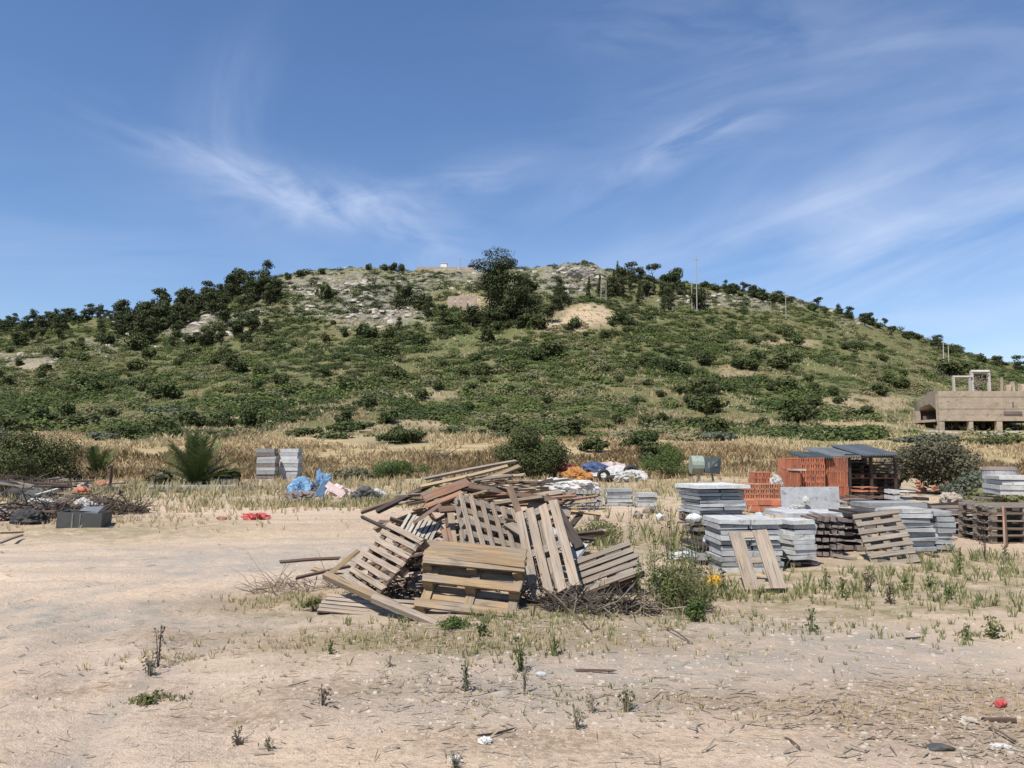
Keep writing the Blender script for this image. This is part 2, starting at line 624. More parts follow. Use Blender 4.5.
def cover_mat():
    m, nt, bs = new_mat('macchia_leaves')
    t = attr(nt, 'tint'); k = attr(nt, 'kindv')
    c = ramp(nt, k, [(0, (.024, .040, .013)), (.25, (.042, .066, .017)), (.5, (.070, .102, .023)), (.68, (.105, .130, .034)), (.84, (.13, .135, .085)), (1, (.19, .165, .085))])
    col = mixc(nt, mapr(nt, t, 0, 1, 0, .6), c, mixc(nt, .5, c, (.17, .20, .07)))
    nt.links.new(col, bs.inputs['Base Color'])
    tr = nt.nodes.new('ShaderNodeBsdfTranslucent')
    nt.links.new(col, tr.inputs[0])
    mx = nt.nodes.new('ShaderNodeMixShader'); mx.inputs[0].default_value = .15
    nt.links.new(bs.outputs[0], mx.inputs[1]); nt.links.new(tr.outputs[0], mx.inputs[2])
    nt.links.new(mx.outputs[0], nt.nodes['Material Output'].inputs[0])
    return m


def straw_mat():
    m, nt, bs = new_mat('dry_grass_blades')
    t = attr(nt, 'tint')
    col = ramp(nt, t, [(0, (.17, .12, .06)), (.35, (.38, .28, .15)), (.7, (.66, .54, .34)), (.84, (.40, .36, .18)), (1, (.13, .165, .055))])
    nt.links.new(col, bs.inputs['Base Color'])
    tr = nt.nodes.new('ShaderNodeBsdfTranslucent')
    nt.links.new(col, tr.inputs[0])
    mx = nt.nodes.new('ShaderNodeMixShader'); mx.inputs[0].default_value = .3
    nt.links.new(bs.outputs[0], mx.inputs[1]); nt.links.new(tr.outputs[0], mx.inputs[2])
    nt.links.new(mx.outputs[0], nt.nodes['Material Output'].inputs[0])
    return m


M_['cover'] = cover_mat()
M_['straw'] = straw_mat()


def ground_mat():
    m, nt, bs = new_mat('earth')
    co = coords(nt)
    hill, rock, bare, dry, grey, brown, weed = [attr(nt, a) for a in ('hill', 'rock', 'bare', 'dry', 'grey', 'brown', 'weedy')]
    # yard soil
    n1 = noise(nt, co, .55, 6, .62)
    n2 = noise(nt, co, 3.0, 8, .7)
    n3 = noise(nt, co, 19.0, 6, .75)
    n4 = noise(nt, co, 75.0, 4, .75)
    soil = mixc(nt, mapr(nt, n1, .40, .60), (.62, .47, .335), (.54, .415, .325))
    soil = mixc(nt, mapr(nt, n2, .42, .68, 0, .7), soil, (.62, .485, .345))
    soil = mixc(nt, mapr(nt, n3, .50, .66, 0, .7), soil, (.30, .235, .17))
    soil = mixc(nt, mapr(nt, n4, .58, .72, 0, .5), soil, (.66, .57, .46))
    soil = mixc(nt, mapr(nt, n4, .42, .30, 0, .45), soil, (.22, .17, .13))
    stv = noise(nt, mapping(nt, co, (.35, 3.2, 1)), 1, 5, .7, .4)
    soil = mixc(nt, mapr(nt, stv, .52, .68, 0, .5), soil, (.38, .30, .235))
    soil = mixc(nt, mapr(nt, stv, .46, .34, 0, .45), soil, (.68, .555, .42))
    gcol = mixc(nt, mapr(nt, n3, .35, .7), (.27, .245, .21), (.43, .385, .325))
    gcol = mixc(nt, mapr(nt, n4, .6, .7, 0, .8), gcol, (.58, .54, .48))
    soil = mixc(nt, mth(nt, 'MULTIPLY', grey, mapr(nt, n2, .3, .6)), soil, gcol)
    bcol = mixc(nt, mapr(nt, n3, .35, .7), (.22, .15, .095), (.36, .27, .18))
    soil = mixc(nt, mth(nt, 'MULTIPLY', brown, mapr(nt, n3, .38, .58)), soil, bcol)
    wcol = mixc(nt, mapr(nt, n3, .4, .65), (.19, .165, .085), (.36, .285, .17))
    soil = mixc(nt, mth(nt, 'MULTIPLY', weed, mapr(nt, n2, .35, .6)), soil, wcol)
    # dry field
    d1 = noise(nt, mapping(nt, co, (.25, .6, .6)), 1, 6, .7)
    dcol = mixc(nt, mapr(nt, d1, .35, .65), (.40, .315, .18), (.24, .185, .095))
    col = mixc(nt, dry, soil, dcol)
    # hill
    h1 = noise(nt, mapping(nt, co, (.05, .11, .11)), 1, 6, .65)
    h2 = noise(nt, co, .55, 6, .7)
    hcol = mixc(nt, mapr(nt, h1, .40, .62), (.085, .112, .034), (.20, .17, .08))
    hcol = mixc(nt, mapr(nt, h2, .40, .62, 0, .9), hcol, (.085, .095, .045))
    h3 = noise(nt, co, 2.2, 5, .75)
    hcol = mixc(nt, mapr(nt, h3, .50, .68, 0, .5), hcol, (.24, .19, .10))
    hcol = mixc(nt, mapr(nt, h3, .48, .36, 0, .8), hcol, (.055, .06, .03))
    col = mixc(nt, hill, col, hcol)
    bc = mixc(nt, mapr(nt, h2, .4, .65), (.50, .385, .26), (.36, .26, .175))
    col = mixc(nt, mth(nt, 'MULTIPLY', bare, mapr(nt, h2, .38, .5)), col, bc)
    r1 = noise(nt, mapping(nt, co, (.5, .5, .9)), 1, 7, .75)
    rc = mixc(nt, mapr(nt, noise(nt, co, 1.7, 6, .75), .38, .62), (.17, .15, .125), (.42, .385, .34))
    col = mixc(nt, mth(nt, 'MULTIPLY', rock, mapr(nt, r1, .44, .52)), col, rc)
    nt.links.new(col, bs.inputs['Base Color'])
    bs.inputs['Roughness'].default_value = .95
    bs.inputs['Specular IOR Level'].default_value = .1
    hgt = mth(nt, 'ADD', mth(nt, 'MULTIPLY', n3, .5), mth(nt, 'ADD', n2, mth(nt, 'MULTIPLY', n4, .25)))
    b1 = nt.nodes.new('ShaderNodeBump'); b1.inputs['Strength'].default_value = .9; b1.inputs['Distance'].default_value = .06
    nt.links.new(hgt, b1.inputs['Height'])
    b2 = nt.nodes.new('ShaderNodeBump'); b2.inputs['Distance'].default_value = 1.6
    nt.links.new(mth(nt, 'MULTIPLY', mth(nt, 'MAXIMUM', rock, mth(nt, 'MULTIPLY', hill, .4)), .9), b2.inputs['Strength'])
    nt.links.new(mth(nt, 'ADD', r1, h2), b2.inputs['Height'])
    nt.links.new(b1.outputs[0], b2.inputs['Normal'])
    nt.links.new(b2.outputs[0], bs.inputs['Normal'])
    return m


# ------------------------------------------------------------------ terrain mesh
def blob2(x, y, pts):
    r = 0
    for (px, py, rx, ry) in pts:        # centre given where it lies in the photo, radii in metres
        c = G(px, py)
        r = r + np.exp(-(((x - c.x) / rx) ** 2 + ((y - c.y) / ry) ** 2))
    return np.clip(r, 0, 1)


WEEDY = [(300, 605, .9, .7), (400, 640, 1.2, .6), (560, 620, 1.4, .7), (700, 600, .9, .8), (800, 590, 1.6, 1.2), (920, 580, 2.2, 1.4), (870, 605, 1.6, .8),
         (250, 500, 5, 2.2), (120, 530, 3, 2), (420, 500, 4, 2.5), (560, 545, 1.2, 1.5), (1000, 560, 2, 1.6), (690, 540, 2, 3), (350, 490, 6, 4), (650, 500, 5, 3)]


def build_ground():
    k = math.asinh(75)
    xs = 10 * np.sinh(np.linspace(-k, k, 1160))
    ys = [-700, -300, -120, -50, -20, -8, -3, 0, 1, 1.6, 2.2, 2.8]
    y = 3.0
    while y < 52:
        ys.append(y); y += .0105 * y
    while y < 262:
        ys.append(y); y += .72
    while y < 2600:
        ys.append(y); y *= 1.09
    ys = np.array(ys)
    X, Y = np.meshgrid(xs, ys)
    x, y = X.ravel(), Y.ravel()
    z = hz(x, y)
    px, py = pxpy(x, y, hz0(x, y))
    hill = sstep(74, 96, y + (fbm(x / 11, y / 14, 4, 3) - .5) * 60)
    dry = sstep(40, 46, y + (fbm(x / 3, y / 3, 3, 4) - .5) * 9)
    rock = rockmask(px, py) * sstep(90, 120, y) * sstep(.35, .5, rockmask(px, py) * .6 + fbm(x / 9, y / 9, 3, 51) * .6)
    bare = baremask(px, py) * sstep(80, 95, y)
    near = y < 60
    v = y - 0.16 * x + .35 * np.sin(x * .35)
    trk = sstep(.2, .8, np.sin(v * 5.3)) * .6 + sstep(.3, .9, np.sin(v * 9.7 + x * .3)) * .4
    trk = trk * sstep(7.5, 9.5, y) * (1 - sstep(17, 22, y)) * (1 - sstep(-2.6, -1.2, x)) * sstep(.35, .6, fbm(x / 2, y / 3, 3, 66))
    v3 = x + .5 * y + .12 * np.sin(y * 2)
    trk = np.clip(trk + sstep(.3, .9, np.sin(v3 * 7)) * .7 * sstep(3.2, 4, y) * (1 - sstep(7.5, 10, y)) * (1 - sstep(-3.0, -1.6, x)) * sstep(.4, .6, fbm(x, y, 3, 67)), 0, 1)
    grey = blob2(x, y, [(620, 650, 1.3, .8), (590, 690, 1.0, .45), (690, 640, 1.6, .9), (540, 660, 1.2, .8), (250, 560, 3.2, 1.3), (330, 550, 2.5, 1.3), (860, 650, 1.6, .9), (430, 700, .8, .4), (110, 620, 2, .9), (560, 540, 2, 2)]) * near
    grey = np.clip(grey * .85 + trk * .5 + ruts(x, y) * .75, 0, 1)
    brown = blob2(x, y, [(1010, 740, .7, .8), (860, 720, .8, .35), (270, 600, 1.1, .7), (560, 605, 1.6, .5), (60, 520, 4, 3), (620, 490, 6, 3), (480, 520, 4, 4), (20, 490, 6, 6), (800, 530, 4, 4), (960, 690, .9, .3), (400, 640, 1.2, .5), (330, 690, .7, .25), (520, 740, .8, .25), (190, 640, .8, .3), (700, 700, .7, .2), (560, 640, 1.5, .4), (90, 690, .5, .15), (240, 720, .5, .2)]) * near
    weedy = blob2(x, y, WEEDY) * near
    weedy = np.maximum(weedy, sstep(19, 30, y) * near)
    nx, ny = len(xs), len(ys)
    i = np.arange(nx - 1)[None, :] + nx * np.arange(ny - 1)[:, None]
    F = np.stack([i, i + 1, i + nx + 1, i + nx], -1).reshape(-1, 4)
    o = np_mesh('ground', np.stack([x, y, z], 1), F, ground_mat(), smooth=True,
                attrs=dict(hill=hill, rock=rock, bare=bare, dry=dry * (1 - hill * .9), grey=grey, brown=brown, weedy=weedy))
    tag(o, None, None, kind='structure')


build_ground()


# ------------------------------------------------------------------ leaves
def rand_unit(n):
    v = rng.normal(size=(n, 3))
    return v / np.linalg.norm(v, axis=1)[:, None]


def leaf_quads(c, size, up=.35, aspect=1.0, nrm=None):
    n = len(c)
    N = rand_unit(n) if nrm is None else nrm + rand_unit(n) * .8
    N[:, 2] += up
    N /= np.linalg.norm(N, axis=1)[:, None]
    A = np.cross(N, rand_unit(n)); A /= np.linalg.norm(A, axis=1)[:, None] + 1e-9
    B = np.cross(N, A)
    s = np.asarray(size).reshape(-1, 1) * np.ones((n, 1)) * rng.uniform(.6, 1.3, (n, 1))
    A = A * s * .5; B = B * s * .5 * aspect
    V = np.stack([c - A - B * .4, c + A * .5 - B, c + A + B * .5, c - A * .4 + B], 1).reshape(-1, 3)
    F = np.arange(4 * n).reshape(-1, 4)
    return V, F


def crown_points(blobs, n):
    """leaf points in the outer part of a set of ellipsoid clumps (cx,cy,cz,rx,ry,rz)"""
    b = np.array(blobs, float)
    w = (b[:, 3] * b[:, 5]) ** 1.2; w /= w.sum()
    k = rng.choice(len(b), n, p=w)
    u = rand_unit(n)
    r = rng.uniform(.35, 1, n) ** .45
    p = b[k, :3] + u * b[k, 3:] * r[:, None] * (1 + .12 * rng.normal(size=(n, 1)))
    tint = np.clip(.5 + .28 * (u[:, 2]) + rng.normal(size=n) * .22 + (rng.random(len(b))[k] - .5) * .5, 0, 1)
    return p, u, tint


def rnd_blobs(kind, h, w):
    bl = []
    if kind == 'pine':
        for i in range(12):
            a = random.uniform(0, 6.28); t = random.random()
            rr = w * .5 * random.uniform(.1, .75) * (1.05 - .5 * t)
            bl.append((rr * math.cos(a), rr * math.sin(a), h * (.2 + .68 * t), w * random.uniform(.16, .28), w * random.uniform(.16, .28), h * random.uniform(.09, .15)))
    elif kind == 'cone':
        for i in range(14):
            t = i / 13; a = random.uniform(0, 6.28)
            rr = w * .3 * (1 - t) * random.uniform(.3, 1)
            bl.append((rr * math.cos(a), rr * math.sin(a), h * (.18 + .78 * t), w * (.30 - .2 * t) * random.uniform(.7, 1.2), w * (.30 - .2 * t), h * .09))
    elif kind == 'umbrella':
        for i in range(12):
            a = random.uniform(0, 6.28); rr = w * .5 * math.sqrt(random.random()) * .8
            bl.append((rr * math.cos(a), rr * math.sin(a), h * (.80 + .1 * random.random() - .15 * (rr / w)), w * random.uniform(.12, .22), w * random.uniform(.12, .22), h * .11))
    elif kind == 'tall':
        for i in range(9):
            bl.append((random.uniform(-.08, .08) * w, random.uniform(-.08, .08) * w, h * (.08 + .80 * i / 8), w * random.uniform(.15, .22), w * random.uniform(.15, .22), h * .08))
        for i in range(30):
            t = random.random(); a = random.uniform(0, 6.28)
            rr = w * .5 * random.uniform(.1, .8) * math.sin(math.pi * min(1, .35 + t * .45))
            bl.append((rr * math.cos(a), rr * math.sin(a), h * (.03 + .88 * t), w * random.uniform(.10, .2), w * random.uniform(.10, .2), h * random.uniform(.05, .10)))
    else:   # bush
        for i in range(11):
            a = random.uniform(0, 6.28); rr = w * .5 * random.uniform(0, .72)
            zz = h * random.uniform(.22, .70) * (1 - .5 * (rr / (w * .5)) ** 2)
            bl.append((rr * math.cos(a), rr * math.sin(a), zz, w * random.uniform(.14, .24), w * random.uniform(.14, .24), h * random.uniform(.16, .30)))
    return bl


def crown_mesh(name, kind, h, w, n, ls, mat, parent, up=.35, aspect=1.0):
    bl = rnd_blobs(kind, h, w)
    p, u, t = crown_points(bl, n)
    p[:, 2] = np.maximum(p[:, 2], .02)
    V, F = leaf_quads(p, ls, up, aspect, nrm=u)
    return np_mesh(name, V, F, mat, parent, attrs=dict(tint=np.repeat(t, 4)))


def trunk_mesh(kind, h, w, parent, r=None):
    m = MB()
    r = r or h * .028
    top = {'pine': .75, 'cone': .9, 'umbrella': .8, 'tall': .85, 'bush': .4}[kind]
    pts = [(math.sin(i * 1.3) * h * .015 * i, math.cos(i * 1.7) * h * .012 * i, -.2 + (h * top + .2) * i / 5) for i in range(6)]
    m.tube(pts, [r * (1.25 - .2 * i) for i in range(6)], 6)
    for i in range(7 if kind != 'bush' else 5):
        a = i * 2.4 + random.random()
        j = 1 + (i % 4) if kind == 'bush' else 2 + (i % 3)
        p = Vector(pts[j]); e = p + Vector((math.cos(a) * w * .33, math.sin(a) * w * .33, h * .16))
        m.tube([p, (p + e) / 2 + Vector((0, 0, -h * .015)), e], [r * .45, r * .3, r * .12], 4)
    return m.build('trunk' if kind != 'bush' else 'stem', M_['bark'], parent)


def plant_proto(kind, h, w, n, ls, mat, up=.35, aspect=1.0):
    root = thing('tree', None, None, (0, 0, -50))
    crown_mesh('crown' if kind != 'bush' else 'foliage', kind, h, w, n, ls, mat, root, up, aspect)
    trunk_mesh(kind, h, w, root)
    root['h'] = h
    return root


PROTO = {}


def proto(key):
    """one plant of each kind; the first one asked for is used itself, later ones are copies"""
    root, used = PROTO[key]
    if not used:
        PROTO[key][1] = True
        return root
    return copy_tree(root)


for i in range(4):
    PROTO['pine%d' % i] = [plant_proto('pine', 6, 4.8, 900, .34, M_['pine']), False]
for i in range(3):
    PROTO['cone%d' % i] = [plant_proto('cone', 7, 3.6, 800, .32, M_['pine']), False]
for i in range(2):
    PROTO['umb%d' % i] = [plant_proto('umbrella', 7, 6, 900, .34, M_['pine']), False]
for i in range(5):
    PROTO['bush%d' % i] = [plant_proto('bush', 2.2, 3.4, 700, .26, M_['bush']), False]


def put(key, name, px, py, hpx, label, cat, group=None, wf=1.0, rz=None):
    """stand a plant on the hillside: (px,py) is where its foot is seen, hpx how tall it looks"""
    g = G(px, py)
    o = proto(key)
    o.name = name
    h0 = o['h']
    s = hpx / FPX * g.y / h0
    o.location = (g.x, g.y, g.z - .15 * s)
    o.scale = (s * wf, s * wf, s)
    o.rotation_euler = (0, 0, random.uniform(0, 6.28) if rz is None else rz)
    for kk in ('label', 'category', 'group', 'h'):
        if kk in o and kk != 'h':
            del o[kk]
    tag(o, label, cat, group)
    return o


def cleanup_h():
    for o in COL.objects:
        if 'h' in o:
            del o['h']


# ------------------------------------------------------------------ trees on the hill
def rp(a):
    return random.choice(a)


def hill_trees():
    pines = ['pine0', 'pine1', 'pine2', 'pine3']
    cones = ['cone0', 'cone1', 'cone2']
    sky_y = lambda x: float(np.interp(x, _px, _py))
    # far left ridge line
    for i in range(44):
        x = 0 + i * 3.9 + random.uniform(-3, 3)
        y = sky_y(x) + random.uniform(0, 9)
        put(rp(pines), 'pine_tree', x, y, random.uniform(9, 15), 'small dark pine in the low row of trees along the far left ridge', 'tree', 'pines along the far left ridge', random.uniform(.9, 1.3))
    # clump at 120-270
    for i in range(74):
        x = random.uniform(112, 278)
        y = sky_y(x) + random.uniform(2, 26)
        put(rp(pines), 'pine_tree', x, y, random.uniform(16, 27), 'dark pine crowded in the left grove below the ridge, above the pale rocks', 'tree', 'pines of the left grove below the ridge', random.uniform(.8, 1.15))
    for i in range(44):
        x = random.uniform(0, 270)
        y = random.uniform(326, 350)
        put(rp(pines), 'pine_tree', x, y, random.uniform(12, 20), 'dark tree scattered over the slope on the far left under the ridge', 'tree', 'scattered trees on the far left slope', 1.1)
    # ridge 280-470 low bushes
    for x, y, h, w in ((300, 276, 8, 1.6), (322, 274, 7, 1.7), (368, 270, 8, 1.3), (384, 270, 8, 1.3), (393, 270, 9, 1.5), (402, 271, 9, 1.2), (288, 279, 8, 1.4)):
        put(rp(['bush0', 'bush1', 'bush2']), 'evergreen_bush', x, y, h, 'low round dark bush on the skyline above the pale rock slope', 'bush', 'bushes on the skyline above the rock slope', w * .7)
    # the big centre tree and neighbours
    big = [(497, 322, 70, 'tall', 44, 'tallest tree on the hill, dark eucalyptus rising above the skyline beside the pink ruin'),
           (522, 316, 42, 'tall', 30, 'dark tree leaning against the right side of the tallest tree')]
    for (x, y, h, kind, wpx, lab) in big:
        g = G(x, y); sc = g.y / FPX
        root = thing('eucalyptus_tree', lab, 'tree', (g.x, g.y, g.z - .3))
        crown_mesh('crown', kind, h * sc * 1.14, wpx * 1.6 * sc, 14000 if h > 50 else 6000, .33, M_['pine'], root)
        trunk_mesh(kind, h * sc, wpx * sc, root, .28)
    put('umb0', 'pine_tree', 471, 268, 10, 'low spreading dark tree on the skyline just left of the tallest tree', 'tree', wf=1.1)
    put('bush3', 'evergreen_bush', 585, 263, 9, 'lone round bush on top of the pale rock bluff at the summit', 'bush', wf=.95)
    put('umb1', 'pine_tree', 653, 284, 22, 'broad umbrella shaped pine on the skyline right of the summit bluff', 'tree', wf=.95)
    for i in range(42):
        x = random.uniform(588, 705)
        y = sky_y(x) + random.uniform(6, 34)
        if y > 312:
            y = 312
        put(rp(cones + pines), 'pine_tree', x, y, random.uniform(14, 24), 'dark slender pine packed in the grove right of the summit bluff', 'tree', 'pines of the grove right of the summit bluff', random.uniform(.75, 1.0))
    for i in range(40):
        x = random.uniform(395, 565)
        y = random.uniform(292, 330)
        if 445 < x < 482 and 294 < y < 325: continue
        put(rp(pines), 'pine_tree', x, y, random.uniform(13, 22), 'dark tree around the foot of the tallest tree near the hilltop', 'tree', 'trees around the foot of the tallest tree', random.uniform(.9, 1.3))
    for i in range(78):
        x = random.uniform(705, 1024)
        y = sky_y(x) + random.uniform(1, 7)
        if random.random() < .6:
            put('bush%d' % random.randrange(5), 'evergreen_bush', x, y, random.uniform(4, 9), 'dark bush dotted along the descending right ridge', 'bush', 'bushes along the right ridge', random.uniform(.9, 1.7))
        else:
            put(rp(pines), 'pine_tree', x, y, random.uniform(6, 14), 'small dark tree dotted along the descending right ridge', 'tree', 'trees dotted along the right ridge', random.uniform(.9, 1.5))
    put('pine1', 'pine_tree', 1018, 370, 16, 'dark tree on the ridge behind the right end of the concrete ruin', 'tree', wf=1.3)
    put('pine2', 'pine_tree', 744, 275 + 18, 0.1 + 12, 'pine on the skyline just right of the tall mast', 'tree')
    # distinctive bushes on the slope
    lone = [(553, 358, 24, 1.25, 'widest dark bush on the middle slope straight below the bare scarp'),
            (487, 343, 20, 1.0, 'dark round bush just under the pink ruin'),
            (538, 330, 24, .9, 'dark bush between the tallest tree and the bare scarp'),
            (137, 349, 20, 1.0, 'dark bush under the left grove on the upper slope'),
            (250, 427, 26, .95, 'dark round bush standing in dry grass above the pair of paver stacks'),
            (66, 417, 18, 1.0, 'dark bush on the lower left slope above the dry grass'),
            (420, 345, 14, 1.3, 'dark bush on the slope left below the pink ruin'),
            (390, 340, 15, 1.2, 'dark bush below the pale rock slope'),
            (697, 396, 22, 1.0, 'dark round bush on the middle of the right slope'),
            (711, 388, 14, 1.0, 'smaller bush just behind the dark round bush on the right slope'),
            (790, 391, 18, 1.3, 'green spreading bush on the right slope above the dry patch'),
            (880, 395, 14, 1.4, 'bright green bush left above the concrete ruin'),
            (802, 408, 9, 1.1, 'small bush below the spreading bush on the right slope'),
            (325, 300, 22, .8, 'dark upright tree standing alone on the pale rock slope'),
            (207, 345, 12, 1.2, 'dark bush at the right of the left rocks'),
            (228, 357, 12, 1.1, 'dark bush below and right of the left rocks'),
            (365, 408, 14, 1.1, 'dark bush on the slope above the dry meadow, centre left'),
            (620, 324, 15, 1.4, 'green bush at the right end of the bare scarp')]
    for j, (x, y, h, w, lab) in enumerate(lone):
        put('bush%d' % (j % 5), 'evergreen_bush', x, y, h, lab, 'bush', wf=w * .85)
    # scattered rounded shrubs
    for i in range(290):
        x = random.uniform(-5, 1030); y = random.uniform(322, 440)
        if x > 905 and y > 385: continue
        if y < float(np.interp(x, _px, _py)) + 18: continue
        side = 'left' if x < 340 else ('middle' if x < 700 else 'right')
        hgt = 'upper' if y < 372 else 'lower'
        put('bush%d' % random.randrange(5), 'slope_bush', x, y, random.choice([5, 7, 8, 9, 11, 14]) * random.uniform(.8, 1.2) * (1 + (y - 330) / 180),
            'rounded green bush among the scrub of the %s %s slope' % (hgt, side), 'bush', 'bushes in the scrub of the %s %s slope' % (hgt, side), random.uniform(.8, 1.25))


hill_trees()


# ------------------------------------------------------------------ scrub that covers the slope, dry field
def hill_cover():
    bases = []
    for k in range(8):
        n = 165 if k < 4 else 52
        u = rand_unit(n); u[:, 2] = np.abs(u[:, 2])
        r = 1 + .25 * rng.normal(size=(n, 1))
        p = u * r * np.array([.5, .5, .42])
        V, F = leaf_quads(p, .12 if k < 4 else .22, .5, 1.0, nrm=u * 1.2)
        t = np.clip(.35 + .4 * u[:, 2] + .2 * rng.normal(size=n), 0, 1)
        bases.append((V, np.repeat(t, 4)))
    C = []
    tries = 80000
    px = rng.uniform(-60, 1090, tries); Y = 74 + 186 * rng.random(tries) ** 1.05
    x = (px - 512) / FPX * Y * 1.0
    z0 = hz0(x, Y)
    ppx, ppy = pxpy(x, Y, z0)
    dens = fbm(x / 11, Y / 15, 4, 61)
    rk = rockmask(ppx, ppy); ba = baremask(ppx, ppy)
    top = sstep(380, 300, ppy)
    th = .61 - .145 * sstep(86, 130, Y) + .26 * rk + .40 * ba - .03 * top
    right = sstep(650, 900, ppx)
    th = th + .05 * right + .10 * sstep(800, 900, ppx) * sstep(380, 400, ppy)
    keep = (dens > th - rng.random(tries) * .24)
    keep &= ~((x > 40) & (Y > 84) & (Y < 105) & (ppx > 905))
    idx = np.nonzero(keep)[0][:22500]
    x = x[idx]; Y = Y[idx]
    z = hz(x, Y)
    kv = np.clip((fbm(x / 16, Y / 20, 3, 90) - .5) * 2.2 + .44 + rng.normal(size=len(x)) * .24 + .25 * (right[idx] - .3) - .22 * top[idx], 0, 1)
    sz = rng.uniform(.7, 2.5, len(x)) * rng.uniform(.6, 1, len(x)) * (.75 + .5 * fbm(x / 30, Y / 30, 2, 4))
    Vs, ts, ks = [], [], []
    bi = np.where(rng.random(len(x)) < .36, rng.integers(0, 4, len(x)), rng.integers(4, 8, len(x))); sz = np.where(bi < 4, sz * 1.15, sz * .55); an = rng.uniform(0, 6.28, len(x)); hh = rng.uniform(.45, .9, len(x))
    for k in range(8):
        j = np.nonzero(bi == k)[0]
        V, t = bases[k]
        c, s = np.cos(an[j])[:, None], np.sin(an[j])[:, None]
        vx = (V[None, :, 0] * c - V[None, :, 1] * s) * sz[j][:, None] * 1.25 + x[j][:, None]
        vy = (V[None, :, 0] * s + V[None, :, 1] * c) * sz[j][:, None] * 1.25 + Y[j][:, None]
        vz = V[None, :, 2] * (sz[j] * hh[j])[:, None] * 1.2 + z[j][:, None] - .05
        Vs.append(np.stack([vx, vy, vz], -1).reshape(-1, 3))
        ts.append(np.tile(t, len(j))); ks.append(np.repeat(kv[j], len(t)))
    V = np.concatenate(Vs)
    F = np.arange(len(V)).reshape(-1, 4)
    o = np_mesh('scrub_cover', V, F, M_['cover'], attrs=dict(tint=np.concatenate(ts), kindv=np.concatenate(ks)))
    tag(o, 'low green and olive scrub covering the whole hillside', 'scrub', kind='stuff')


def blades(name, x, y, h, w, tint, nb, mat, label, cat, lean=.35, zoff=-.02):
    """tufts of thin blades; arrays of tuft positions"""
    n = len(x)
    z = hz(x, y)
    X = np.repeat(x, nb); Y = np.repeat(y, nb); Z = np.repeat(z, nb) + zoff
    H = np.repeat(h, nb) * rng.uniform(.5, 1.1, n * nb); Wd = np.repeat(w, nb)
    T = np.clip(np.repeat(tint, nb) + rng.normal(size=n * nb) * .12, 0, 1)
    a = rng.uniform(0, 6.28, n * nb)
    X = X + np.cos(a) * H * .12; Y = Y + np.sin(a) * H * .12
    le = lean * H * rng.uniform(.2, 1, n * nb)
    tx, ty = np.cos(a) * le, np.sin(a) * le
    b = rng.uniform(0, 6.28, n * nb)
    wx, wy = np.cos(b) * Wd / 2, np.sin(b) * Wd / 2
    V = np.stack([
        np.stack([X - wx, Y - wy, Z], 1), np.stack([X + wx, Y + wy, Z], 1),
        np.stack([X + wx * .7 + tx * .4, Y + wy * .7 + ty * .4, Z + H * .62], 1), np.stack([X + tx - wx * .2, Y + ty - wy * .2, Z + H], 1)], 1).reshape(-1, 3)
    F = np.arange(len(V)).reshape(-1, 4)
    o = np_mesh(name, V, F, mat, attrs=dict(tint=np.repeat(T, 4)))
    return tag(o, label, cat, kind='stuff')


def dry_field():
    n = 40000
    px = rng.uniform(-60, 1090, n); y = 41 + 88 * rng.random(n) ** 1.15
    x = (px - 512) / FPX * y
    d = fbm(x / 6, y / 8, 3, 33)
    k = ((d > .36) | (y < 50) & (d > .30)) & (y < 82 + 75 * (fbm(x / 13, y / 40, 3, 88) - .34))
    k &= ~((x > 44) & (y > 80) & (px > 905))
    x, y, d = x[k], y[k], d[k]
    tint = np.clip(.14 + sstep(50, 72, y) * .5 + (fbm(x / 9, y / 12, 3, 15) - .5) * 1.1, 0, .85)
    h = (.22 + .75 * fbm(x / 4, y / 4, 3, 41) ** 1.5) * rng.uniform(.6, 1.2, len(x))
    blades('dry_grass', x, y, h, np.full(len(x), .075), tint, 7, M_['straw'], 'tall straw coloured dry grass filling the band at the foot of the hill', 'dry grass', .75)
    # straw between the shrubs higher up
    n = 15000
    px = rng.uniform(-60, 1090, n); y = rng.uniform(90, 235, n); x = (px - 512) / FPX * y
    k = fbm(x / 11, y / 15, 4, 61) < .52
    x, y = x[k], y[k]
    blades('hill_grass', x, y, np.full(len(x), .55), np.full(len(x), .13), np.full(len(x), .42) + (fbm(x / 20, y / 20, 2, 6) - .5) * .9, 5, M_['straw'],
           'dry straw grass between the shrubs higher on the slope', 'dry grass', .5)


